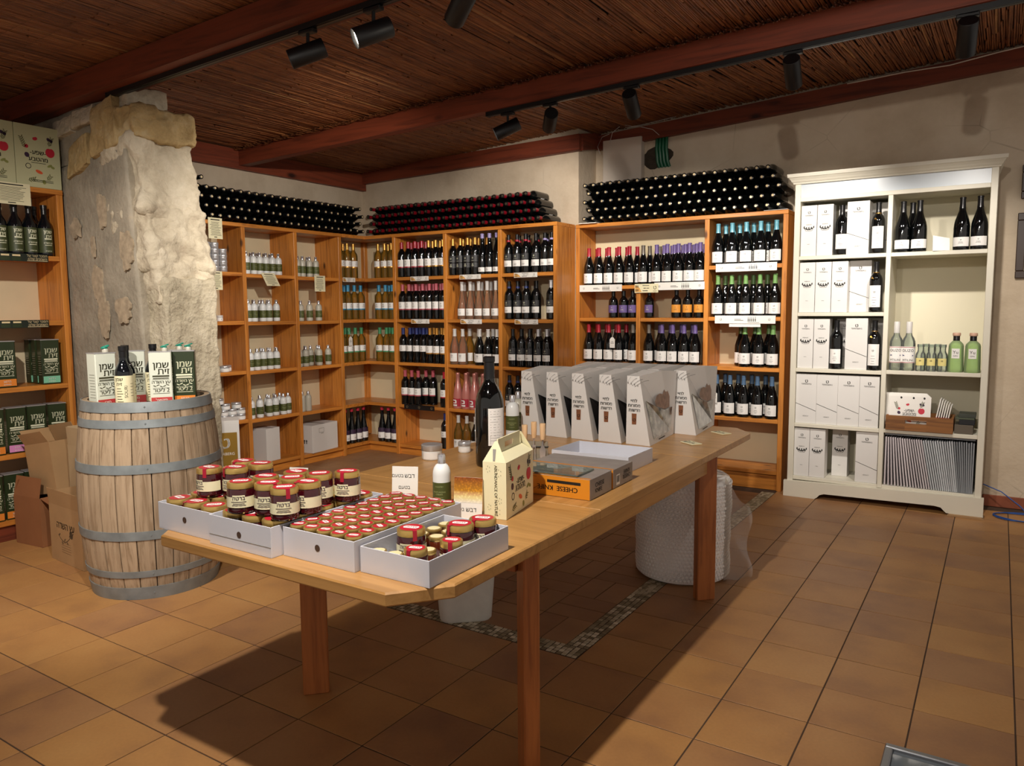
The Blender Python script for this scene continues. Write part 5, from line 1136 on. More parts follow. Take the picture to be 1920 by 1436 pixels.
for i, (x, y) in enumerate(((3.665, -3.845), (3.712, -3.842), (3.725, -3.795), (3.664, -3.690), (3.712, -3.690), (3.664, -3.640), (3.712, -3.640), (3.664, -3.592), (3.712, -3.590), (3.758, -3.785+.005))):
    o = jam('mini', (x, y, jz), f"tiny honey jar with pale lid in the corner tray, {ORD[i]} from its front", 'tiny honey jars in the corner tray', full=False, fill='honey', lidstick='lid_cream'); o.scale = (.92, .92, .62)

# ---- bottles, pots and cards on the table
DESC['cream_t'] = ''
def big_cream(key, label, loc, rz, s=1.): 
    o = bottle(key, loc, rz, label, 'cream bottles on the table', 'cream_bottle', 'cream bottle', .0); o.scale = (s, s, s); return o
big_cream('cream', 'white cream bottle with silver pump beside the packed jar tray', (3.460, -3.345, TZ+.0008), .35, 1.0)
big_cream('cream', 'white cream bottle standing behind the huge wine bottle', (2.945, -2.150, TZ+.0008), .45, 1.16); big_cream('frost', 'frosted bottle tucked beside the end gift box', (2.905, -2.035, TZ+.0008), .7, 1.18)
MAG = [(0, .01), (.03, .004), (.050, 0), (.0535, .006), (.055, .02), (.055, .225), (.0535, .250), (.045, .282), (.032, .305), (.0225, .322), (.0195, .345), (.019, .395), (.0215, .397), (.0218, .414), (.018, .417), (0, .417)]
o = obj('large_bottle', MB().lathe(MAG, 32), 'dark_glass', None, (3.222, -2.742, TZ+.0008)); tag(o, 'huge dark wine bottle standing in the middle of the table', 'wine bottle')
obj('capsule', MB().lathe(cap_prof(MAG, .335), 32), 'capsule_black', o)
b1 = cyl_rect(MB(), .0557, .010, .082, .085, .225, 12); l = obj('back_label', b1, 'label_white', o, None, (0, 0, .32)); pr = MB()
for i in range(12): cyl_rect(pr, .0562, .018, .018+random.uniform(.03, .055), .213-.010*i, .2142-.010*i)
for x_ in (.018, .075): cyl_rect(pr, .0562, x_, x_+.001, .09, .122)
cyl_rect(pr, .0562, .018, .076, .121, .122); obj('print', pr, 'ink_grey', l, None, (0, 0, 0))
l = obj('front_label', cyl_rect(MB(), .0557, -.105, -.048, .090, .222, 8), 'label_white', o, None, (0, 0, .18)); pr = MB()
for i in range(4): cyl_rect(pr, .0562, -.062, -.054, .20-.013*i, .206-.013*i)
obj('print', pr, 'ink', l)
pot('big', (2.950, -2.757, TZ+.0008), 'wide white cream jar with ridged silver lid on the table edge', 'cream jars on the table', 'cream_plastic', rz=.5)
o = pot('small', (2.978, -2.575, TZ+.0008), 'small white cream jar with silver lid near the huge bottle', 'cream jars on the table', 'cream_plastic', rz=.5)
def stand_card(label, c, rz, w, h, top=None, lines=((S_HON2, S_HON1),), tilt=.12, z=TZ):
    t = thing('price_card', label, 'price card', (c[0], c[1], z+.0005), rz, 'hand-written price cards', rot=(-tilt, 0, rz))
    obj('card', MB().box(-w/2, w/2, -.0006, .0006, 0, h), 'paper_white', t); pr = MB()
    for s, x, z_, sz in lines: lay(pr, s, sz, (x*w, -.0012, z_*h), (1, 0, 0), (0, .0, 1))
    obj('handwriting', pr, 'ink', t); obj('prop', MB().add([(-w*.2, 0, h*.6), (w*.2, 0, h*.6), (w*.2, .05, .004), (-w*.2, .05, .004)], [(0, 1, 2, 3)]), 'paper_white', t)
    return t
stand_card('white hand-written card standing behind the trays nearest the barrel', (2.935, -3.435), .35, .066, .085, lines=((S_HON1, .0, .62, .017), (S_BUT, .0, .30, .015)))
stand_card('white hand-written card behind the packed jar tray', (3.330, -3.365), .42, .082, .118, lines=((S_HON2, .18, .76, .018), (S_BUT, -.28, .76, .015), (S_BUT, -.02, .46, .015)))
t = stand_card('honey-photo card with handwriting before the fruit carton', (3.585, -3.388), .30, .086, .118, lines=((S_HON2, .12, .22, .018), (S_BUT, -.32, .22, .014)))
m, nt, b = _nt('honey_photo'); MATS['honey_photo'] = m
v_ = tex(nt, 'Voronoi', 160.0); g_ = tex(nt, 'Gradient', 1.0); mp = g_.inputs[0].links[0].from_node; mp.inputs['Rotation'].default_value = (0, PI/2, 0); mp.inputs['Scale'].default_value = (14, 14, 14); mp.inputs['Location'].default_value = (-.62, 0, 0)
c = ramp(nt, g_.outputs[0], [(0, srgb('#e9e6df')), (.25, srgb('#e6d9a8')), (.5, srgb('#c08a22')), (1, srgb('#8a4a10'))])
c = mixc(nt, .35, c, ramp(nt, v_.outputs['Distance'], [(.1, (1, .85, .5, 1)), (.6, (.2, .08, .02, 1))]), 'OVERLAY'); nt.links.new(c, b.inputs['Base Color'])
obj('photo', MB().box(-.0428, .0428, -.0010, -.0006, .045, .1178), 'honey_photo', t)
# ---- fruit carton with a handle
t = thing('handle_carton', 'cream gable carton with fruit print and carrying handle', 'carton', (3.633, -3.243, TZ+.0008), 1.763)
w2, d2, hh = .110, .036, .164
obj('box', MB().box(-w2, w2, -d2, d2, 0, hh), 'paper_cream', t)
obj('roof_panel', MB().add([(-w2, -d2, hh), (w2, -d2, hh), (w2-.012, -.002, hh+.022), (-w2+.012, -.002, hh+.022)], [(0, 1, 2, 3)]), 'paper_cream', t)
gp = [(-w2+.004, hh+.010), (w2-.004, hh+.010), (w2-.022, hh+.052), (w2-.036, hh+.062), (-w2+.036, hh+.062), (-w2+.022, hh+.052)]
hb = MB(); H_ = [(-.035, hh+.030), (.035, hh+.030), (.035, hh+.046), (-.035, hh+.046)]
for a_, b_ in (((-w2+.004, hh+.008), (-.035, hh+.062)), ((.035, hh+.008), (w2-.004, hh+.062)), ((-.035, hh+.008), (.035, hh+.030)), ((-.035, hh+.047), (.035, hh+.062))):
    hb.box(a_[0]+(0.02 if a_[0] < -.1 else 0), b_[0]-(.02 if b_[0] > .1 else 0), -.0022, .0022, a_[1], b_[1])
obj('handle', hb, 'paper_cream', t)
for sx in (-1, 1):
    obj('gable_flap', MB().add([(sx*w2, -d2, hh), (sx*w2, d2, hh), (sx*(w2-.016), .004, hh+.058), (sx*(w2-.016), -.004, hh+.058)], [(0, 1, 2, 3)]), 'paper_cream', t)
    obj('flap_slot', MB().add([(sx*(w2+.0006), -.002, hh+.004), (sx*(w2+.0006), .004, hh+.004), (sx*(w2-.009), .008, hh+.036), (sx*(w2-.009), -.002, hh+.036)], [(0, 1, 2, 3)]), 'ink_grey', t)
obj('roof_panel', MB().add([(w2, d2, hh), (-w2, d2, hh), (-w2+.012, .002, hh+.022), (w2-.012, .002, hh+.022)], [(0, 1, 2, 3)]), 'paper_cream', t)
fruit_art(t, .21, .166, -d2-.0008, .62, .52)
pr = MB(); lay(pr, 'ABUNDANCE OF NATURE', .0125, (-w2-.0008, -.004, .082), (0, 0, -1), (0, -1, 0)); obj('side_print', pr, 'ink_olive', t)
a = MB()
for yy, zz, r_ in ((.018, .14, .9), (-.016, .13, 1.), (.015, .03, .8), (-.018, .05, .8), (-.012, .018, 1.)):
    for i in range(5): a.poly([(-w2-.0008, yy+.006*math.cos(i*1.26)*r_, zz+.010*math.sin(i*1.26)*r_), (-w2-.0008, yy+.006*math.cos(i*1.26)*r_+.002, zz+.010*math.sin(i*1.26)*r_+.004), (-w2-.0008, yy+.006*math.cos(i*1.26)*r_+.0005, zz+.010*math.sin(i*1.26)*r_+.005)])
obj('artwork_print', a, 'leaf_olive', t)
# ---- cheese knife boxes with a glass plate, the display stand and the empty tray
def knife_box(label, x0, x1, y0, y1, h, flip):
    t = thing('knife_box', label, 'box', ((x0+x1)/2, (y0+y1)/2, TZ+.0008), .03, 'cheese knife boxes'); sx, sy = (x1-x0)/2, (y1-y0)/2
    obj('carton', MB().bbox(-sx, sx, -sy, sy, 0, h, .001), plain('box_photo_grey', '#8d8580', .4, namp=.12, nscale=18), t)
    f = obj('orange_panel', MB().box(-sx+.0005, sx-.0005, -sy-.0008, -sy, .001, h-.001), plain('box_orange', '#d2851f', .45), t)
    pr = MB(); lay(pr, 'CHEESE  KNIFE', .022, (sx*.28, -sy-.0014, h*.42), (-1, 0, 0), (0, 0, -1), .015); pr.poly([(sx*.05, -sy-.0014, h*.66), (sx*.80, -sy-.0014, h*.66), (sx*.80, -sy-.0014, h*.80), (sx*.05, -sy-.0014, h*.80)])
    for p0, p1 in (((-.10, .25), (-.07, .85)), ((-.07, .85), (-.03, .5)), ((-.03, .5), (-.06, .15)), ((-.06, .15), (-.10, .25)), ((-.03, .2), (.0, .45)), ((-.06, .9), (-.01, .88))):
        a_, b_ = Vector((p0[0]-.02, -sy-.0014, p0[1]*h)), Vector((p1[0]-.02, -sy-.0014, p1[1]*h)); n_ = (b_-a_).cross(Vector((0, 1, 0))).normalized()*.0005; pr.poly([a_-n_, b_-n_, b_+n_, a_+n_])
    obj('front_print', pr, 'ink', f)
    pr = MB(); q = (0, 0, 1) if not flip else (0, 0, -1); d_ = (0, 1, 0) if not flip else (0, -1, 0)
    lay(pr, 'CHEESE', .020, (sx+.0006, -.01 if not flip else .03, h*(.62 if not flip else .40)), d_, q, .015); lay(pr, 'KNIFE', .020, (sx+.0006, -.018 if not flip else .03, h*(.34 if not flip else .66)), d_, q, .015); obj('side_print', pr, 'ink', t)
    if flip:
        obj('barcode_label', MB().quad((sx+.0006, -sy*.7, h*.12), (0, .030, 0), (0, 0, h*.55)), 'paper_white', t); pr = MB()
        for i in range(7): pr.quad((sx+.001, -sy*.7+.004+i*.0033, h*.25), (0, .0016, 0), (0, 0, h*.36))
        obj('barcode', pr, 'ink', t)
    tp = MB().quad((-sx+.002, -sy+.002, h+.0005), (2*sx-.004, 0, 0), (0, (.012), 0)); obj('top_stripe', tp, 'box_orange', t)
    return t
knife_box('orange-fronted cheese knife box with a glass plate on it', 3.475, 3.792, -3.035, -2.868, .066, False); knife_box('second cheese knife box, upside down lettering, nearer the grey tray', 3.478, 3.788, -2.858, -2.690, .064, True)
o = obj('glass_plate', MB().bbox(-.125, .125, -.062, .062, 0, .006, .001), glassy('plate_glass', '#c6d2c8', .82, .02), None, (3.620, -2.965, TZ+.0682), (0, 0, .03)); tag(o, 'thin glass serving plate lying on the orange knife box', 'glass plate')
t = thing('knife_stand', 'clear stand with wooden-handled cheese tools behind the knife boxes', 'knife stand', (3.335, -2.605, TZ+.0008), .45)
obj('base', MB().bbox(-.055, .055, -.03, .03, 0, .006, .002), glassy('acrylic', '#d8d2c0', .7), t); obj('panel', MB().bbox(-.055, .055, -.003, .003, .006, .082, .001), 'acrylic', t); obj('bar', MB().bbox(-.058, .058, -.008, .008, .058, .062, .001), 'black_metal', t)
for i, (x, dy, kz) in enumerate(((-.034, -.012, .0), (.002, -.012, .012), (.036, -.012, .006))):
    tool = obj('tool', MB().lathe([(0, .085+kz), (.0085, .085+kz), (.0105, .10+kz), (.0115, .145+kz), (.0105, .148+kz), (0, .148+kz)], 12, (x, dy, 0)), 'cork_wood', t)
    bl = MB()
    if i == 1:
        for s in (-.006, .003): bl.box(x+s, x+s+.003, dy-.001, dy+.001, .012, .06)
        bl.box(x-.007, x+.007, dy-.001, dy+.001, .06, .07); bl.box(x-.002, x+.002, dy-.001, dy+.001, .07, .10)
    else: bl.add([(x-.010, dy, .012), (x+.010, dy, .014), (x+.012, dy, .05), (x+.003, dy, .07), (x+.003, dy, .10), (x-.003, dy, .10), (x-.003, dy, .07), (x-.012, dy, .05)], [tuple(range(8))])
    obj('blade', bl, 'chrome', tool)
tray('empty pale grey card tray between the knife boxes and gift boxes', 3.412, 3.732, -2.600, -2.372, .056, hole=False)
# ---- gift boxes with a window
plain('gift_card', '#d9d6d2', .5, namp=.02, nscale=7); plain('cork_print', '#7a4a2c', .6, namp=.2, nscale=60); plain('stone_print', '#8a6d5c', .5, namp=.35, nscale=45)
plain('bag_film', '#9c9a94', .12, metal=.6, namp=.6, nscale=22); plain('window_dark', '#17191b', .12, coat=.5)
BW = .118
def gift(x, y, rz, label, shiny):
    t = thing('gift_box', label, 'gift box', (x, y, TZ+.0008), rz, 'white windowed gift boxes'); h = .300
    b = [Vector(p) for p in ((0, 0, 0), (BW, -.012, 0), (BW-.030, .345, 0), (0, .345, 0))]; tp = [Vector(p) for p in ((.002, .004, h), (.060, .002, h), (.100, .345, h), (.006, .345, h))]
    mid = [(tp[0]+tp[3])/2+Vector((0, 0, .014)), (tp[1]+tp[2])/2+Vector((.012, 0, .014))]
    mb = MB(); mb.add(b+tp+mid, [(0, 3, 2, 1), (0, 1, 5, 4), (1, 2, 6, 9, 5), (2, 3, 7, 6), (3, 0, 4, 8, 7), (4, 5, 9, 8), (8, 9, 6, 7)]); obj('box', mb, 'gift_card', t)
    # front panel print
    def fp(u, v, off=.0007):   # u, v in 0..1 on the narrow front face
        p = (b[0]*(1-u)+b[1]*u)*(1-v)+(tp[0]*(1-u)+tp[1]*u)*v; return Vector((p.x, p.y-off, p.z))
    pr = MB(); ux = Vector((1, -.04, 0)).normalized()
    for s, v, sz in ((S_G1, .640, .0195), (S_G2, .572, .0195), (S_G3, .504, .0195)): lay(pr, s, sz, fp(.44, v, .001), ux, (0, 0, 1), .015)
    for k in range(4):                                                      # drooping string of pegs
        x0, x1, z0 = .0, .018+.016*k, .985-.012*k; n = 6
        for i in range(n):
            ua, ub = i/n, (i+1)/n; f_ = lambda u_: Vector((.004+x0+(x1-x0)*u_+.012*k, -.0012, h*(z0-.075*(1-(1-u_)**2)*0-.10*(1-u_)**1.5)))
            a_, b_ = f_(ua), f_(ub); n_ = Vector((0, 0, .0006)); pr.poly([a_-n_, b_-n_, b_+n_, a_+n_])
        q = f_(.2); pr.poly([q, q+Vector((.002, 0, 0)), q+Vector((.002, 0, -.008)), q+Vector((0, 0, -.008))])
    obj('print', pr, 'ink', t)
    c0 = fp(.40, .375, .001); ck = MB(); ck.poly([c0+Vector(p) for p in ((-.0115, 0, .024), (.0115, 0, .024), (.010, 0, -.024), (-.010, 0, -.024))]); co = obj('cork_picture', ck, 'cork_print', t)
    obj('cork_mark', lay(MB(), S_TET, .022, c0+Vector((0, -.0006, -.004)), ux, (0, 0, 1), .015), 'ink', co)
    # window side
    n0 = (b[2]-b[1]).cross(tp[1]-b[1]).normalized()
    def wp(u, v, off=.0010):
        p = (b[1]*(1-u)+b[2]*u)*(1-v)+(tp[1]*(1-u)+tp[2]*u)*v; return p+Vector((1, -.05, .1)).normalized()*off
    wn = MB().poly([wp(.17, .07), wp(.86, .09), wp(.90, .45), wp(.62, .44), wp(.36, .52), wp(.07, .64)]); w_ = obj('window', wn, 'bag_film' if shiny else 'window_dark', t)
    st = MB(); st.poly([wp(.36, .53), wp(.62, .45), wp(.80, .46), wp(.80, .62), wp(.74, .72), wp(.66, .80), wp(.58, .68), wp(.50, .70), wp(.40, .68), wp(.33, .60)]); obj('stone_picture', st, 'stone_print', t)
    vv = (tp[1]-b[1]).normalized(); uu = (b[2]-b[1]).normalized()
    pr = MB(); lay(pr, S_TET, .026, wp(.62, .88), uu, vv, .015); pr.poly([wp(.50, .83), wp(.74, .83), wp(.74, .835), wp(.50, .835)]); pr.poly([wp(.36, .03), wp(.62, .035), wp(.62, .05), wp(.36, .045)]); obj('side_print', pr, 'ink', t)
    return t
for i in range(5): gift(2.932+.1365*i, -2.055+.004*(i % 2), 0., f"white windowed gift box in the front row, {ORD[i]} from the huge bottle", i == 4)
for i in range(5): gift(3.010+.1365*i, -1.690, 0., f"white windowed gift box in the back row, {ORD[i]} from the side rack", i == 4)
for i, (x, y) in enumerate(((3.722, -1.905), (3.752, -1.575))):
    t = thing('price_card', ('small printed price card lying before the front gift box', 'small printed price card lying near the far table corner')[i], 'price card', (x, y, TZ+.0008), -.62, 'printed price cards'); obj('card', MB().bbox(-.044, .044, -.027, .027, 0, .004, .001), 'paper_cream', t); pr = MB()
    for x0, x1, y0, y1 in ((-.035, -.022, -.018, .0), (-.035, -.024, .006, .016), (-.01, .014, -.004, .0), (-.012, .01, -.014, -.010), (.018, .036, -.012, -.006), (-.004, .008, .01, .015)): pr.poly([(x0, y0, .0045), (x1, y0, .0045), (x1, y1, .0045), (x0, y1, .0045)])
    obj('print', pr, 'ink', t)
# ================================================================ UNDER THE TABLE
m, nt, b = _nt('bubble_film'); MATS['bubble_film'] = m
b.inputs['Base Color'].default_value = srgb('#f1efed'); b.inputs['Roughness'].default_value = .18; b.inputs['Transmission Weight'].default_value = .0; b.inputs['Coat Weight'].default_value = .4
v_ = tex(nt, 'Noise', 18., Detail=3.); bump(nt, b, v_.outputs[0], .25, .006)
t = thing('bubble_wrap_roll', 'tall roll of clear bubble wrap under the table', 'bubble wrap', (3.580, -1.600, 0))
prof = [(0, .004), (.10, .003), (.195, 0), (.214, .012), (.220, .04)]+[(.221+.002*math.sin(i*1.9), .04+i*.042) for i in range(1, 11)]+[(.214, .485), (.19, .50), (.12, .503), (.04, .498), (0, .49)]
mb = MB().lathe(prof, 56); mb.v = [(x*(1+.018*noise.noise(Vector((x*5, y*5, z*4)))), y*(1+.018*noise.noise(Vector((x*5+9, y*5, z*4)))), z+.008*noise.noise(Vector((x*9, y*9, 3)))*(1 if z > .3 else 0)) for x, y, z in mb.v]
obj('roll', mb, 'bubble_film', t)
bb = MB(); pit = .0185; nr = int(2*PI*.223/pit)
for j in range(26):
    for i in range(nr):
        a = 2*PI*(i+.5*(j % 2))/nr; z = .028+j*pit*.94
        if z > .475: continue
        r0 = .2225+.002*math.sin((z-.04)/.042*1.9); k = 1+.018*noise.noise(Vector((r0*math.cos(a)*5, r0*math.sin(a)*5, z*4))); r0 = r0*k
        c_ = Vector((r0*math.cos(a), r0*math.sin(a), z)); n_ = Vector((math.cos(a), math.sin(a), 0)); u_ = Vector((-math.sin(a), math.cos(a), 0)); q = []
        for rr_, hh_ in ((.0082, -.001), (.0062, .0036)):
            for m_ in range(6): an = PI/3*m_; q.append(c_+u_*rr_*math.cos(an)+Vector((0, 0, rr_*math.sin(an)))+n_*hh_)
        q.append(c_+n_*.0052); bb.add(q, [(m_, (m_+1) % 6, 6+(m_+1) % 6, 6+m_) for m_ in range(6)]+[(6+m_, 6+(m_+1) % 6, 12) for m_ in range(6)], True)
me_ = bb.mesh('bubbles'); o_ = obj('bubbles', me_, 'bubble_film', t); o_['kind'] = 'stuff'
fl = MB(); nu, nv = 14, 16; vs = []
for j in range(nv+1):
    for i in range(nu+1):
        u, v = i/nu, j/nv; a = -.22+u*.35; rr = .226+.012*u+.03*u*u*(1+.5*math.sin(v*9))+.02*u*(1-v)
        vs.append((rr*math.cos(a)+.04*u*u, rr*math.sin(a)+.02*math.sin(v*7+u*3)*u, .012+v*(.50-.16*u)+.012*math.sin(u*9+v*5)*u))
fl.add(vs, [(j*(nu+1)+i, j*(nu+1)+i+1, (j+1)*(nu+1)+i+1, (j+1)*(nu+1)+i) for j in range(nv) for i in range(nu)], True)
m2 = glassy('bubble_sheet', '#efeae4', .80, .15); v_ = tex(m2.node_tree, 'Voronoi', 62., Randomness=.15)
bn = m2.node_tree.nodes.new('ShaderNodeBump'); bn.inputs['Strength'].default_value = .8; m2.node_tree.links.new(v_.outputs['Distance'], bn.inputs['Height'])
for nd in m2.node_tree.nodes:
    if nd.type in ('BSDF_GLOSSY', 'BSDF_DIFFUSE'): m2.node_tree.links.new(bn.outputs[0], nd.inputs['Normal'])
obj('loose_flap', fl, 'bubble_sheet', t)
t = thing('waste_bin', 'white rounded plastic bin under the table', 'waste bin', (2.975, -2.585, 0), .72)
def rrect(w, d, r, z, n=5):
    return [(sx*(w-r)+r*math.cos(a0+PI/2*i/n), sy*(d-r)+r*math.sin(a0+PI/2*i/n), z) for sx, sy, a0 in ((1, 1, 0), (-1, 1, PI/2), (-1, -1, PI), (1, -1, 3*PI/2)) for i in range(n+1)]
rings = [rrect(.100, .088, .035, .0), rrect(.108, .096, .035, .012), rrect(.118, .104, .035, .15), rrect(.128, .112, .035, .30), rrect(.134, .118, .036, .30), rrect(.134, .118, .036, .312), rrect(.122, .106, .033, .312), rrect(.104, .092, .033, .02)]
n = len(rings[0]); mb = MB(); mb.add([p for r in rings for p in r], [(k*n+i, k*n+(i+1) % n, (k+1)*n+(i+1) % n, (k+1)*n+i) for k in range(len(rings)-1) for i in range(n)]+[tuple(range(n-1, -1, -1)), tuple(range((len(rings)-1)*n, len(rings)*n))], True)
obj('bin_body', mb, plain('bin_white', '#dbd8cf', .45, namp=.05, nscale=20), t)

# ================================================================ BARREL
BC = (1.440, -3.023); BH = .895
t = thing('wine_barrel', 'weathered oak wine barrel with grey steel hoops, used as display stand', 'barrel', (BC[0], BC[1], 0))
def br(z): u = (z-BH/2)/(BH/2); return .318-.042*u*u
NS = 26; sv = MB(); zs = [BH*i/12 for i in range(13)]; da = 2*PI/NS; g = .010
vs = []; fs = []
for z in zs:
    r = br(z)
    for k in range(4): a = -da/2+g/2/r*.5+(da-g/r*.5)*k/3; vs.append(((r-(.0018 if k in (0, 3) else 0))*math.cos(a), (r-(.0018 if k in (0, 3) else 0))*math.sin(a), z))
    for k in (3, 0): a = -da/2+da*k/3; vs.append(((r-.024)*math.cos(a), (r-.024)*math.sin(a), z))
for j in range(12):
    for k in range(6): fs.append((j*6+k, j*6+(k+1) % 6, (j+1)*6+(k+1) % 6, (j+1)*6+k))
fs += [(5, 4, 3, 2, 1, 0), tuple(12*6+k for k in range(6))]
sm_ = sv.add(vs, fs).mesh('stave')
for k in range(NS): obj('stave', sm_, 'oak_stave', t, None, (0, 0, da*k+.05))
obj('head', MB().lathe([(.262, .815), (.262, .845), (0, .845)], 32, sm=False), 'oak_stave', t); obj('bottom_head', MB().lathe([(0, .02), (.262, .02), (.262, .05)], 32), 'oak_stave', t)
for z0, z1 in ((.852, .897), (.783, .819), (.582, .622), (.282, .322), (.106, .136), (.0, .058)):
    n = 5; pr_ = [(br(z0)-.001, z0)]+[(br(z0+(z1-z0)*i/n)+.0035, z0+(z1-z0)*i/n) for i in range(n+1)]+[(br(z1)-.001, z1)]
    h_ = obj('hoop', MB().lathe(pr_, 56), 'steel_hoop', t)
    rv = MB()
    for a in (-.70, -.05, -1.75):
        for dz in (-.008, .008): zc2 = (z0+z1)/2+dz; r = br(zc2)+.0035; rv.lathe([(.004, 0), (.003, .002), (0, .0025)], 8)
    rv = MB()
    for a in (-.60,):
        zc2 = (z0+z1)/2; r = br(zc2)+.004; rv.add([(r*math.cos(a)+.0, r*math.sin(a)+.0, zc2), ((r-.001)*math.cos(a+.02), (r-.001)*math.sin(a+.02), zc2), (r*math.cos(a), r*math.sin(a), zc2+.006), ((r-.001)*math.cos(a-.02), (r-.001)*math.sin(a-.02), zc2), (r*math.cos(a), r*math.sin(a), zc2-.006), ((r+.0025)*math.cos(a), (r+.0025)*math.sin(a), zc2)], [(1, 2, 5), (2, 3, 5), (3, 4, 5), (4, 1, 5)], True)
    obj('rivet', rv, 'steel_hoop', h_)
# ---- tins and oil bottles
def oil_tin(label, loc, rz, white=False, strip='strip_orange', name=(S_BARN, 'BARNEA'), spout=True, sx=.098, sy=.072, h=.262):
    t = thing('oil_tin', label, 'oil tin', loc, rz, 'two-litre olive oil tins')
    body = 'tin_white' if white else 'tin_green'; ink = 'ink_olive' if white else 'ink_pale'
    obj('body', MB().bbox(-sx/2, sx/2, -sy/2, sy/2, 0, h, .004), body, t)
    obj('rim', MB().bbox(-sx/2-.001, sx/2+.001, -sy/2-.001, sy/2+.001, h-.004, h+.001, .001), 'silver', t)
    obj('colour_strip', MB().box(-sx/2+.004, sx/2-.004, -sy/2-.0006, -sy/2, .008, .047), strip, t)
    pr = MB(); y = -sy/2-.0008; X_, Z_ = (1, 0, 0), (0, 0, 1)
    lay(pr, S_OIL1, .042, (.002, y, h*.76), X_, Z_, .015); lay(pr, S_OIL2, .042, (.012, y, h*.645), X_, Z_, .015)
    def bar(x0, x1, z0, z1): pr.poly([(x0, y, z0), (x1, y, z0), (x1, y, z1), (x0, y, z1)])
    bar(-.036, .036, h*.545, h*.575); bar(-.036, .036, h*.50, h*.508); bar(-.034, .034, h*.515, h*.53)
    lay(pr, S_TREE, .021, (0, y, h*.455), X_, Z_, .015); lay(pr, S_L2, .026, (0, y, h*.305), X_, Z_, .015)
    for i in range(5): blob(pr, -.028+.014*i, h*.385+.004*math.sin(i*2), .008, .0022, y, 8, .4 if i % 2 else -.4)
    bar(-.036, .036, h*.245, h*.253); bar(-.036, .036, h*.345, h*.350)
    obj('print', pr, ink, t)
    pr = MB(); y2 = y-.0004; lay(pr, name[0], .018, (.0, y2, .034), X_, Z_, .015); lay(pr, name[1], .010, (0, y2, .017), X_, Z_, .015); obj('strip_print', pr, 'paper_white', t)
    pr = MB(); x = -sx/2-.0008
    for i in range(9): pr.poly([(x, -sy*.35, h*(.62-.05*i)), (x, sy*.35*random.uniform(.4, 1), h*(.62-.05*i)), (x, sy*.35*.6, h*(.615-.05*i)), (x, -sy*.35, h*(.615-.05*i))])
    blob_ = MB(); 
    obj('side_print', pr, ink, t)
    if spout:
        s_ = obj('spout', MB().lathe([(.014, h), (.014, h+.012), (.011, h+.018), (0, h+.018)], 14, (sx*.22, .0, 0)), 'frosted_plastic', t)
        ring = MB().tube([(sx*.22+.017*math.cos(2*PI*i/14), .012*math.sin(2*PI*i/14), h+.026+.006*math.cos(2*PI*i/14)) for i in range(15)], .0032, 6); ring.lathe([(.0115, h+.016), (.0115, h+.023), (0, h+.023)], 12, (sx*.22, 0, 0)); obj('pull_ring', ring, 'teal_plastic', t)
    return t
OILB = [(0, 0), (.036, 0), (.0385, .005), (.039, .014), (.039, .165), (.036, .182), (.027, .202), (.0185, .218), (.0155, .235), (.015, .268), (.0172, .27), (.0172, .292), (0, .293)]
def oil_bottle(label, loc, rz, white, group='olive oil bottles'):
    o = obj('oil_bottle', MB().lathe(OILB, 22), plain('oil_glass', '#0b0f14', .07, coat=.5), None, loc, (0, 0, rz)); tag(o, label, 'oil bottle', group)
    obj('capsule', MB().lathe(cap_prof(OILB, .240), 20), 'capsule_black', o); r = .0396
    l = obj('label', cyl_rect(MB(), r, -.075, .075, .018, .158, 16), 'paper_cream' if white else plain('label_oil_green', '#3f4627', .5), o); pr = MB(); r2 = r+.0006
    if white:
        cyl_text(pr, S_OIL1, .022, r2, .142, -.022, .015); cyl_text(pr, S_OIL2, .022, r2, .120, -.022, .015)
        vs_, fs_ = T('SOURI', 0); cyl(pr, r2, .085, .008, [(-p[1], p[0]) for p in vs_], fs_, .020, .020)
        for i in range(6): cyl_rect(pr, r2, -.034, -.034+.02+.004*(i % 3), .098-.012*i, .101-.012*i)
        for i in range(5): cyl_rect(pr, r2, .028, .045, .12-.014*i, .1215-.014*i)
    else:
        cyl_text(pr, S_OIL1, .028, r2, .138, .008, .015); cyl_text(pr, S_OIL2, .028, r2, .112, .012, .015); cyl_rect(pr, r2, -.012, .028, .094, .101); cyl_text(pr, S_TREE, .013, r2, .074, .008, .015); cyl_rect(pr, r2, -.012, .028, .060, .063); cyl_text(pr, S_TREE, .009, r2, .028, .008, .015)
    obj('print', pr, 'ink_olive' if white else 'ink_pale', l); return o
Rr = Vector((.51, .86, 0)); Ff = Vector((-.86, .51, 0)); BT0 = Vector((BC[0], BC[1], .8458))
def onb(a, b_): p = BT0+Rr*a+Ff*b_; return (p.x, p.y, p.z)
FC = 1.036
oil_tin('white olive oil tin turned aside on the barrel, behind the bottle', onb(-.185, .0), FC+.55, True, 'strip_red', (S_SURI, 'SOURI')); oil_bottle('dark oil bottle with cream label at the barrel front', onb(-.095, -.07), FC, True, 'oil bottles on the barrel'); oil_bottle('dark oil bottle close behind the front one on the barrel', onb(-.085, .025), FC+.3, True, 'oil bottles on the barrel')
oil_tin('white olive oil tin half hidden behind the dark bottles on the barrel', onb(-.055, .125), FC+.2, True, 'strip_red', (S_SURI, 'SOURI'), False); oil_bottle('dark oil bottle at the back of the barrel between tins', onb(.035, .085), FC, True, 'oil bottles on the barrel')
oil_tin('white olive oil tin with red strip in the middle of the barrel', onb(.062, -.035), FC-.05, True, 'strip_red', (S_PIC, 'PICUAL')); oil_tin('dark green olive oil tin with orange strip on the barrel', onb(.168, -.01), FC-.15); oil_tin('dark green olive oil tin at the back of the barrel', onb(.135, .09), FC-.3, False, 'strip_mint')
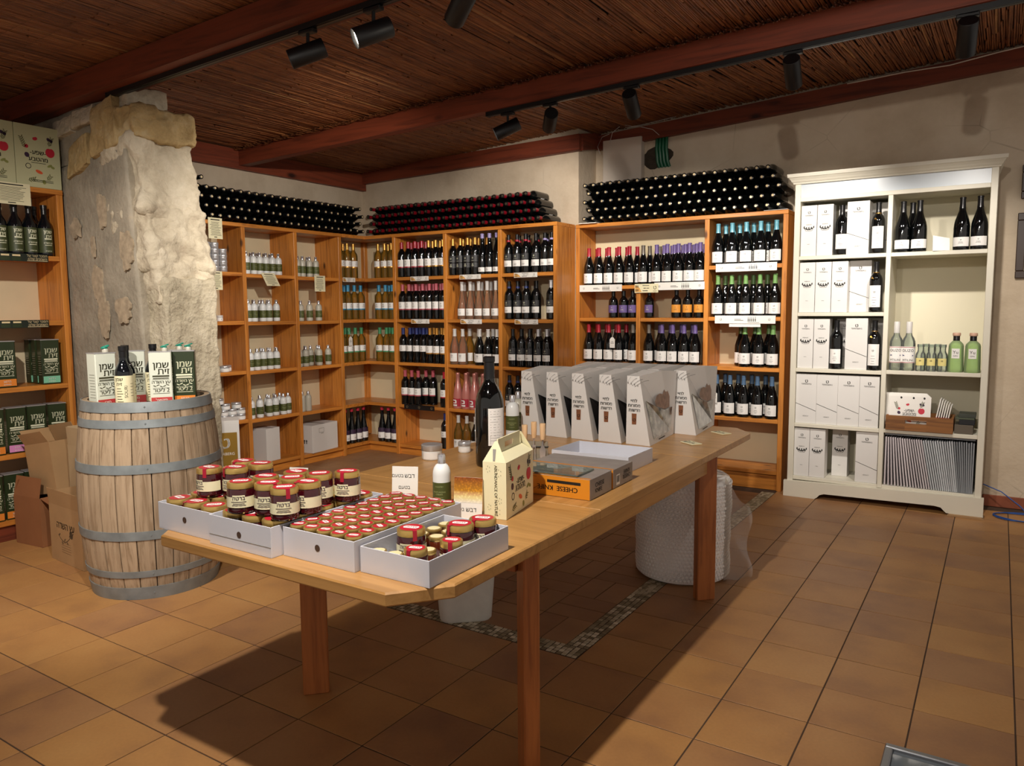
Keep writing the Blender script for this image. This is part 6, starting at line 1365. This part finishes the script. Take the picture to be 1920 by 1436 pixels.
# ================================================================ OIL RACK (next to the pillar)
OX = .17
OZ = [.118, .494, .872, 1.245, 1.620, 2.005]
t = thing('shelf_rack', 'pine rack of olive oil tins and bottles beside the stone pillar', 'shelf rack')
for y in (-2.722, -3.62): obj('upright', MB().bbox(OX-.29, OX, y-.018, y+.018, 0, OZ[5]-TH, .002), 'pine_z', t)
for z in OZ[:5]: obj('shelf', MB().bbox(OX-.29, OX-.004, -3.602, -2.74, z-TH, z, .002), 'pine_y', t)
obj('top_board', MB().bbox(OX-.29, OX+.004, -3.638, -2.704, OZ[5]-TH, OZ[5], .002), 'pine_y', t); obj('plinth', MB().bbox(OX-.045, OX-.02, -3.602, -2.74, 0, OZ[0]-TH, .002), 'beam_wood_y', t)
obj('back_panel', MB().box(OX-.29, OX-.284, -3.60, -2.74, .05, 1.98), 'cream_wall_back', t)
e_ = .0008
for i, (y, x) in enumerate(((-2.792, .12), (-2.872, .112), (-2.952, .12), (-3.032, .112), (-3.112, .12))): oil_bottle(f"dark oil bottle with green label, {ORD[i]} from the pillar on the oil rack", (x, y, OZ[4]+e_), PI/2-.25, False, 'oil bottles on the oil rack')
for i, y in enumerate((-2.80, -2.91, -2.99)): oil_bottle(f"dark oil bottle in back row of the oil rack, {ORD[i]} from the pillar", (.02, y, OZ[4]+e_), PI/2-.25, False, 'oil bottles on the oil rack')
for i, (y, st, nm) in enumerate(((-2.815, 'strip_mint', (S_BARN, 'BARNEA')), (-3.055, 'strip_orange', (S_BARN, 'BARNEA')), (-3.17, 'strip_orange', (S_BARN, 'BARNEA')))): oil_tin(f"green oil tin on the rack's third shelf, {ORD[i]} from the pillar", (.11, y, OZ[2]+e_), PI/2-.12, False, st, nm, False)
for i, x in enumerate((.035, -.04)): oil_tin(f"green oil tin on the rack's third shelf, {ORD[i]} behind the end tin", (x, -2.812, OZ[2]+e_), PI/2-.12, False, 'strip_mint', (S_BARN, 'BARNEA'), False)
for i, (y, st) in enumerate(((-2.800, 'strip_mint'), (-2.915, 'strip_orange'), (-3.025, 'strip_pink'), (-3.14, 'strip_orange'))): oil_tin(f"green oil tin on the rack's lower shelf, {ORD[i]} from the pillar", (.115, y, OZ[1]+e_), PI/2-.12, False, st, (S_BARN, 'BARNEA'), False)
for i, y in enumerate((-2.95, -3.06, -3.17)): oil_tin(f"green oil tin on the rack's bottom shelf, {ORD[i]} from the pillar", (.115, y, OZ[0]+e_), PI/2-.12, False, 'strip_orange', (S_BARN, 'BARNEA'), False)
for i, z in enumerate((OZ[4], OZ[3])):
    t = thing('shelf_ticket', ('dark green strip of oil notes under the oil bottles', 'dark green strip of oil notes on the empty oil shelf')[i], 'shelf ticket', (OX+.002, -2.985-.02*i, z-.012), PI/2, 'shelf tickets')
    obj('card', MB().bbox(-.20, .175, -.002, 0, -.026, .018, .0005), plain('note_green', '#18221a', .5), t); a = MB(); b2_ = MB()
    lay(a, S_SHORT1, .019, (.115, -.0028, .008), (1, 0, 0), (0, 0, 1)); lay(a, S_SHORT2, .019, (.115, -.0028, -.010), (1, 0, 0), (0, 0, 1)); a.poly([(.06, -.0028, -.022), (.17, -.0028, -.022), (.17, -.0028, -.019), (.06, -.0028, -.019)])
    for k in range(4): x0 = -.19+.058*k; a.poly([(x0, -.0028, .002), (x0+.042, -.0028, .002), (x0+.042, -.0028, .012), (x0, -.0028, .012)]); b2_.poly([(x0-.004, -.0026, -.022), (x0+.044, -.0026, -.022), (x0+.044, -.0026, -.002), (x0-.004, -.0026, -.002)])
    obj('print', a, 'tip_gold', t); obj('note_panel', b2_, 'tin_green', t)
ticket('price_page', 'cream written page hung from the oil rack top', (OX+.008, -2.985, 1.955), .20, .12, '+x', 'paper_cream', 'page')
for i in range(3):
    y = -2.826-.245*i; t = thing('fruit_carton', f"pale cream fruit-printed carton on top of the oil rack, {ORD[i]} from the pillar", 'carton', (OX-.105, y, OZ[5]+e_), PI/2, 'fruit-printed cartons on the oil rack')
    obj('box', MB().bbox(-.121, .121, -.105, .105, 0, .345, .0015), plain('carton_pale', '#c4c49c', .55), t); fruit_art(t, .20, .34, -.1058, .85, .52)
    pr = MB()
    for k_ in range(2): pr.poly([(-.04, -.1058, .04-.008*k_), (.075, -.1058, .04-.008*k_), (.075, -.1058, .043-.008*k_), (-.04, -.1058, .043-.008*k_)])
    obj('small_print', pr, 'ink', t)

# ================================================================ CARDBOARD BOXES ON THE FLOOR
def open_box(label, c, rz, sx, sy, h, mat, flaps, z=0., rot=None, art=False):
    t = thing('cardboard_box', label, 'cardboard box', (c[0], c[1], z+.0008), rz, 'empty cardboard boxes by the oil rack', rot=rot); th = .003
    obj('base', MB().box(-sx, sx, -sy, sy, 0, th), mat, t)
    for a in ((-sx, sx, -sy, -sy+th), (-sx, sx, sy-th, sy), (-sx, -sx+th, -sy+th, sy-th), (sx-th, sx, -sy+th, sy-th)): obj('wall', MB().box(*a, th, h), mat, t)
    for side, ang, L in flaps:
        dx, dy = {'f': (0, -1), 'b': (0, 1), 'l': (-1, 0), 'r': (1, 0)}[side]; w = sx if dy else sy; nx_, nz_ = math.cos(ang), math.sin(ang)
        p = Vector((dx*sx, dy*sy, h)); tv = Vector((-dy, dx, 0))*(w-.004); ov = Vector((dx*nx_, dy*nx_, nz_))*L; th_ = Vector((-dx*nz_, -dy*nz_, nx_))*.0028
        q = [p-tv, p+tv, p+tv*.97+ov, p-tv*.97+ov]; obj('flap', MB().hexa(q+[v+th_ for v in q]), mat if side != 'x' else 'cardboard_inner', t)
    if art:
        pr = MB(); y = -sy-.0008; lay(pr, S_TREE, .052, (.0, y, h*.66), (1, 0, 0), (0, 0, 1), .015)
        for i in range(12):
            a0 = -.085+.0145*i; f_ = lambda x: h*.50-.035*math.sin((x+.09)*22)
            pr.poly([(a0, y, f_(a0)-.002), (a0+.015, y, f_(a0+.015)-.002), (a0+.015, y, f_(a0+.015)+.002), (a0, y, f_(a0)+.002)])
            if i % 2 and i < 10: blob(pr, a0, f_(a0)+(.012 if i % 4 == 1 else -.012), .010, .004, y, 8, .8 if i % 4 == 1 else -.8)
        blob(pr, .062, h*.55, .018, .022, y, 14, .3, .2)
        obj('print', pr, plain('box_ink', '#4a3a26', .7), t); pr = MB()
        for i in range(5): pr.poly([(-.055, y, h*(.36-.042*i)), (.05, y, h*(.36-.042*i)), (.05, y, h*(.365-.042*i)), (-.055, y, h*(.365-.042*i))])
        obj('small_print', pr, plain('box_ink_pale', '#7d6547', .7), t)
    return t
open_box('brown cardboard box with raised flaps standing on the floor by the oil rack', (.325, -3.005), .10, .120, .085, .275, 'cardboard_brown', (('f', 1.75, .11), ('r', -.35, .09), ('l', 2.0, .10)))
open_box('tan cardboard box leaning on the brown box', (.395, -2.935), .0, .115, .09, .285, 'cardboard', (('f', 1.1, .07), ('l', 1.2, .09), ('b', 1.9, .10)), z=.285, rot=(.0, -.17, .10))
open_box('tan printed cardboard box standing half behind the barrel', (.862, -3.075), -.07, .180, .075, .30, 'cardboard', (('f', 1.45, .085), ('b', 1.6, .085), ('l', 1.5, .06)), art=True)
open_box('tall pale cardboard box standing against the pillar behind the barrel', (.75, -2.88), -.03, .155, .105, .575, plain('cardboard_pale', '#b39a76', .75, namp=.05, nscale=8), (('f', 1.5, .10), ('l', 1.5, .10), ('b', 1.6, .10), ('r', 1.5, .09)))
# ================================================================ SMALL THINGS BY THE CABINET AND ON THE FLOOR
pts = [(4.80, .56, .15), (4.90, .52, .12), (5.00, .48, .05), (5.05, .42, .006)]
for i in range(34):
    a = 2*PI*i/17; pts.append((5.02+.16*math.cos(a), .36+.10*math.sin(a)+.01*math.sin(i), .006+.004*(i > 17)))
tag(obj('network_cable', MB().tube(pts, .0035, 6), plain('cable_blue', '#1f4f9a', .4)), 'blue cable coiled on the floor beside the white cabinet', 'cable')
for i, (x0, z0, z1, lab) in enumerate(((4.905, 1.46, 1.86, 'dark wooden picture frame on the wall past the cabinet'), (4.915, 1.945, 2.15, 'small dark frame hanging higher on the wall past the cabinet'))):
    t = thing('picture_frame', lab, 'picture frame', (x0, .612, z0)); w, h = .42, z1-z0
    for a in ((0, w, 0, .045), (0, w, h-.045, h)): obj('frame_rail', MB().bbox(a[0], a[1], -.022, 0, a[2], a[3], .004), plain('frame_brown', '#3a2a22', .4), t)
    for a in ((0, .045), (w-.045, w)): obj('frame_stile', MB().bbox(a[0], a[1], -.022, 0, .045, h-.045, .004), 'frame_brown', t)
    obj('mount', MB().box(.045, w-.045, -.008, -.002, .045, h-.045), 'paper_cream', t); obj('picture', MB().box(.085, w-.085, -.009, -.008, .085, h-.085) if h > .3 else MB().box(.07, w-.07, -.009, -.008, .07, h-.07), plain('picture_sepia', '#a99a7e', .5, namp=.3, nscale=9), t)
t = thing('floor_panel', 'silver-framed glass panel lying on the floor tiles near the viewer', 'panel', (4.617, -2.735, 0))
for a in ((0, .50, -.022, 0), (0, .50, -.42, -.398)): obj('frame_rail', MB().bbox(*a, 0, .022, .003), plain('frame_silver', '#8d8f94', .3, metal=.8), t)
for a in ((0, .022, -.398, -.022), (.478, .50, -.398, -.022)): obj('frame_rail', MB().bbox(*a, 0, .022, .003), 'frame_silver', t)
obj('glass', MB().box(.022, .478, -.398, -.022, .004, .012), plain('panel_glass', '#6b747b', .06, coat=.5), t)
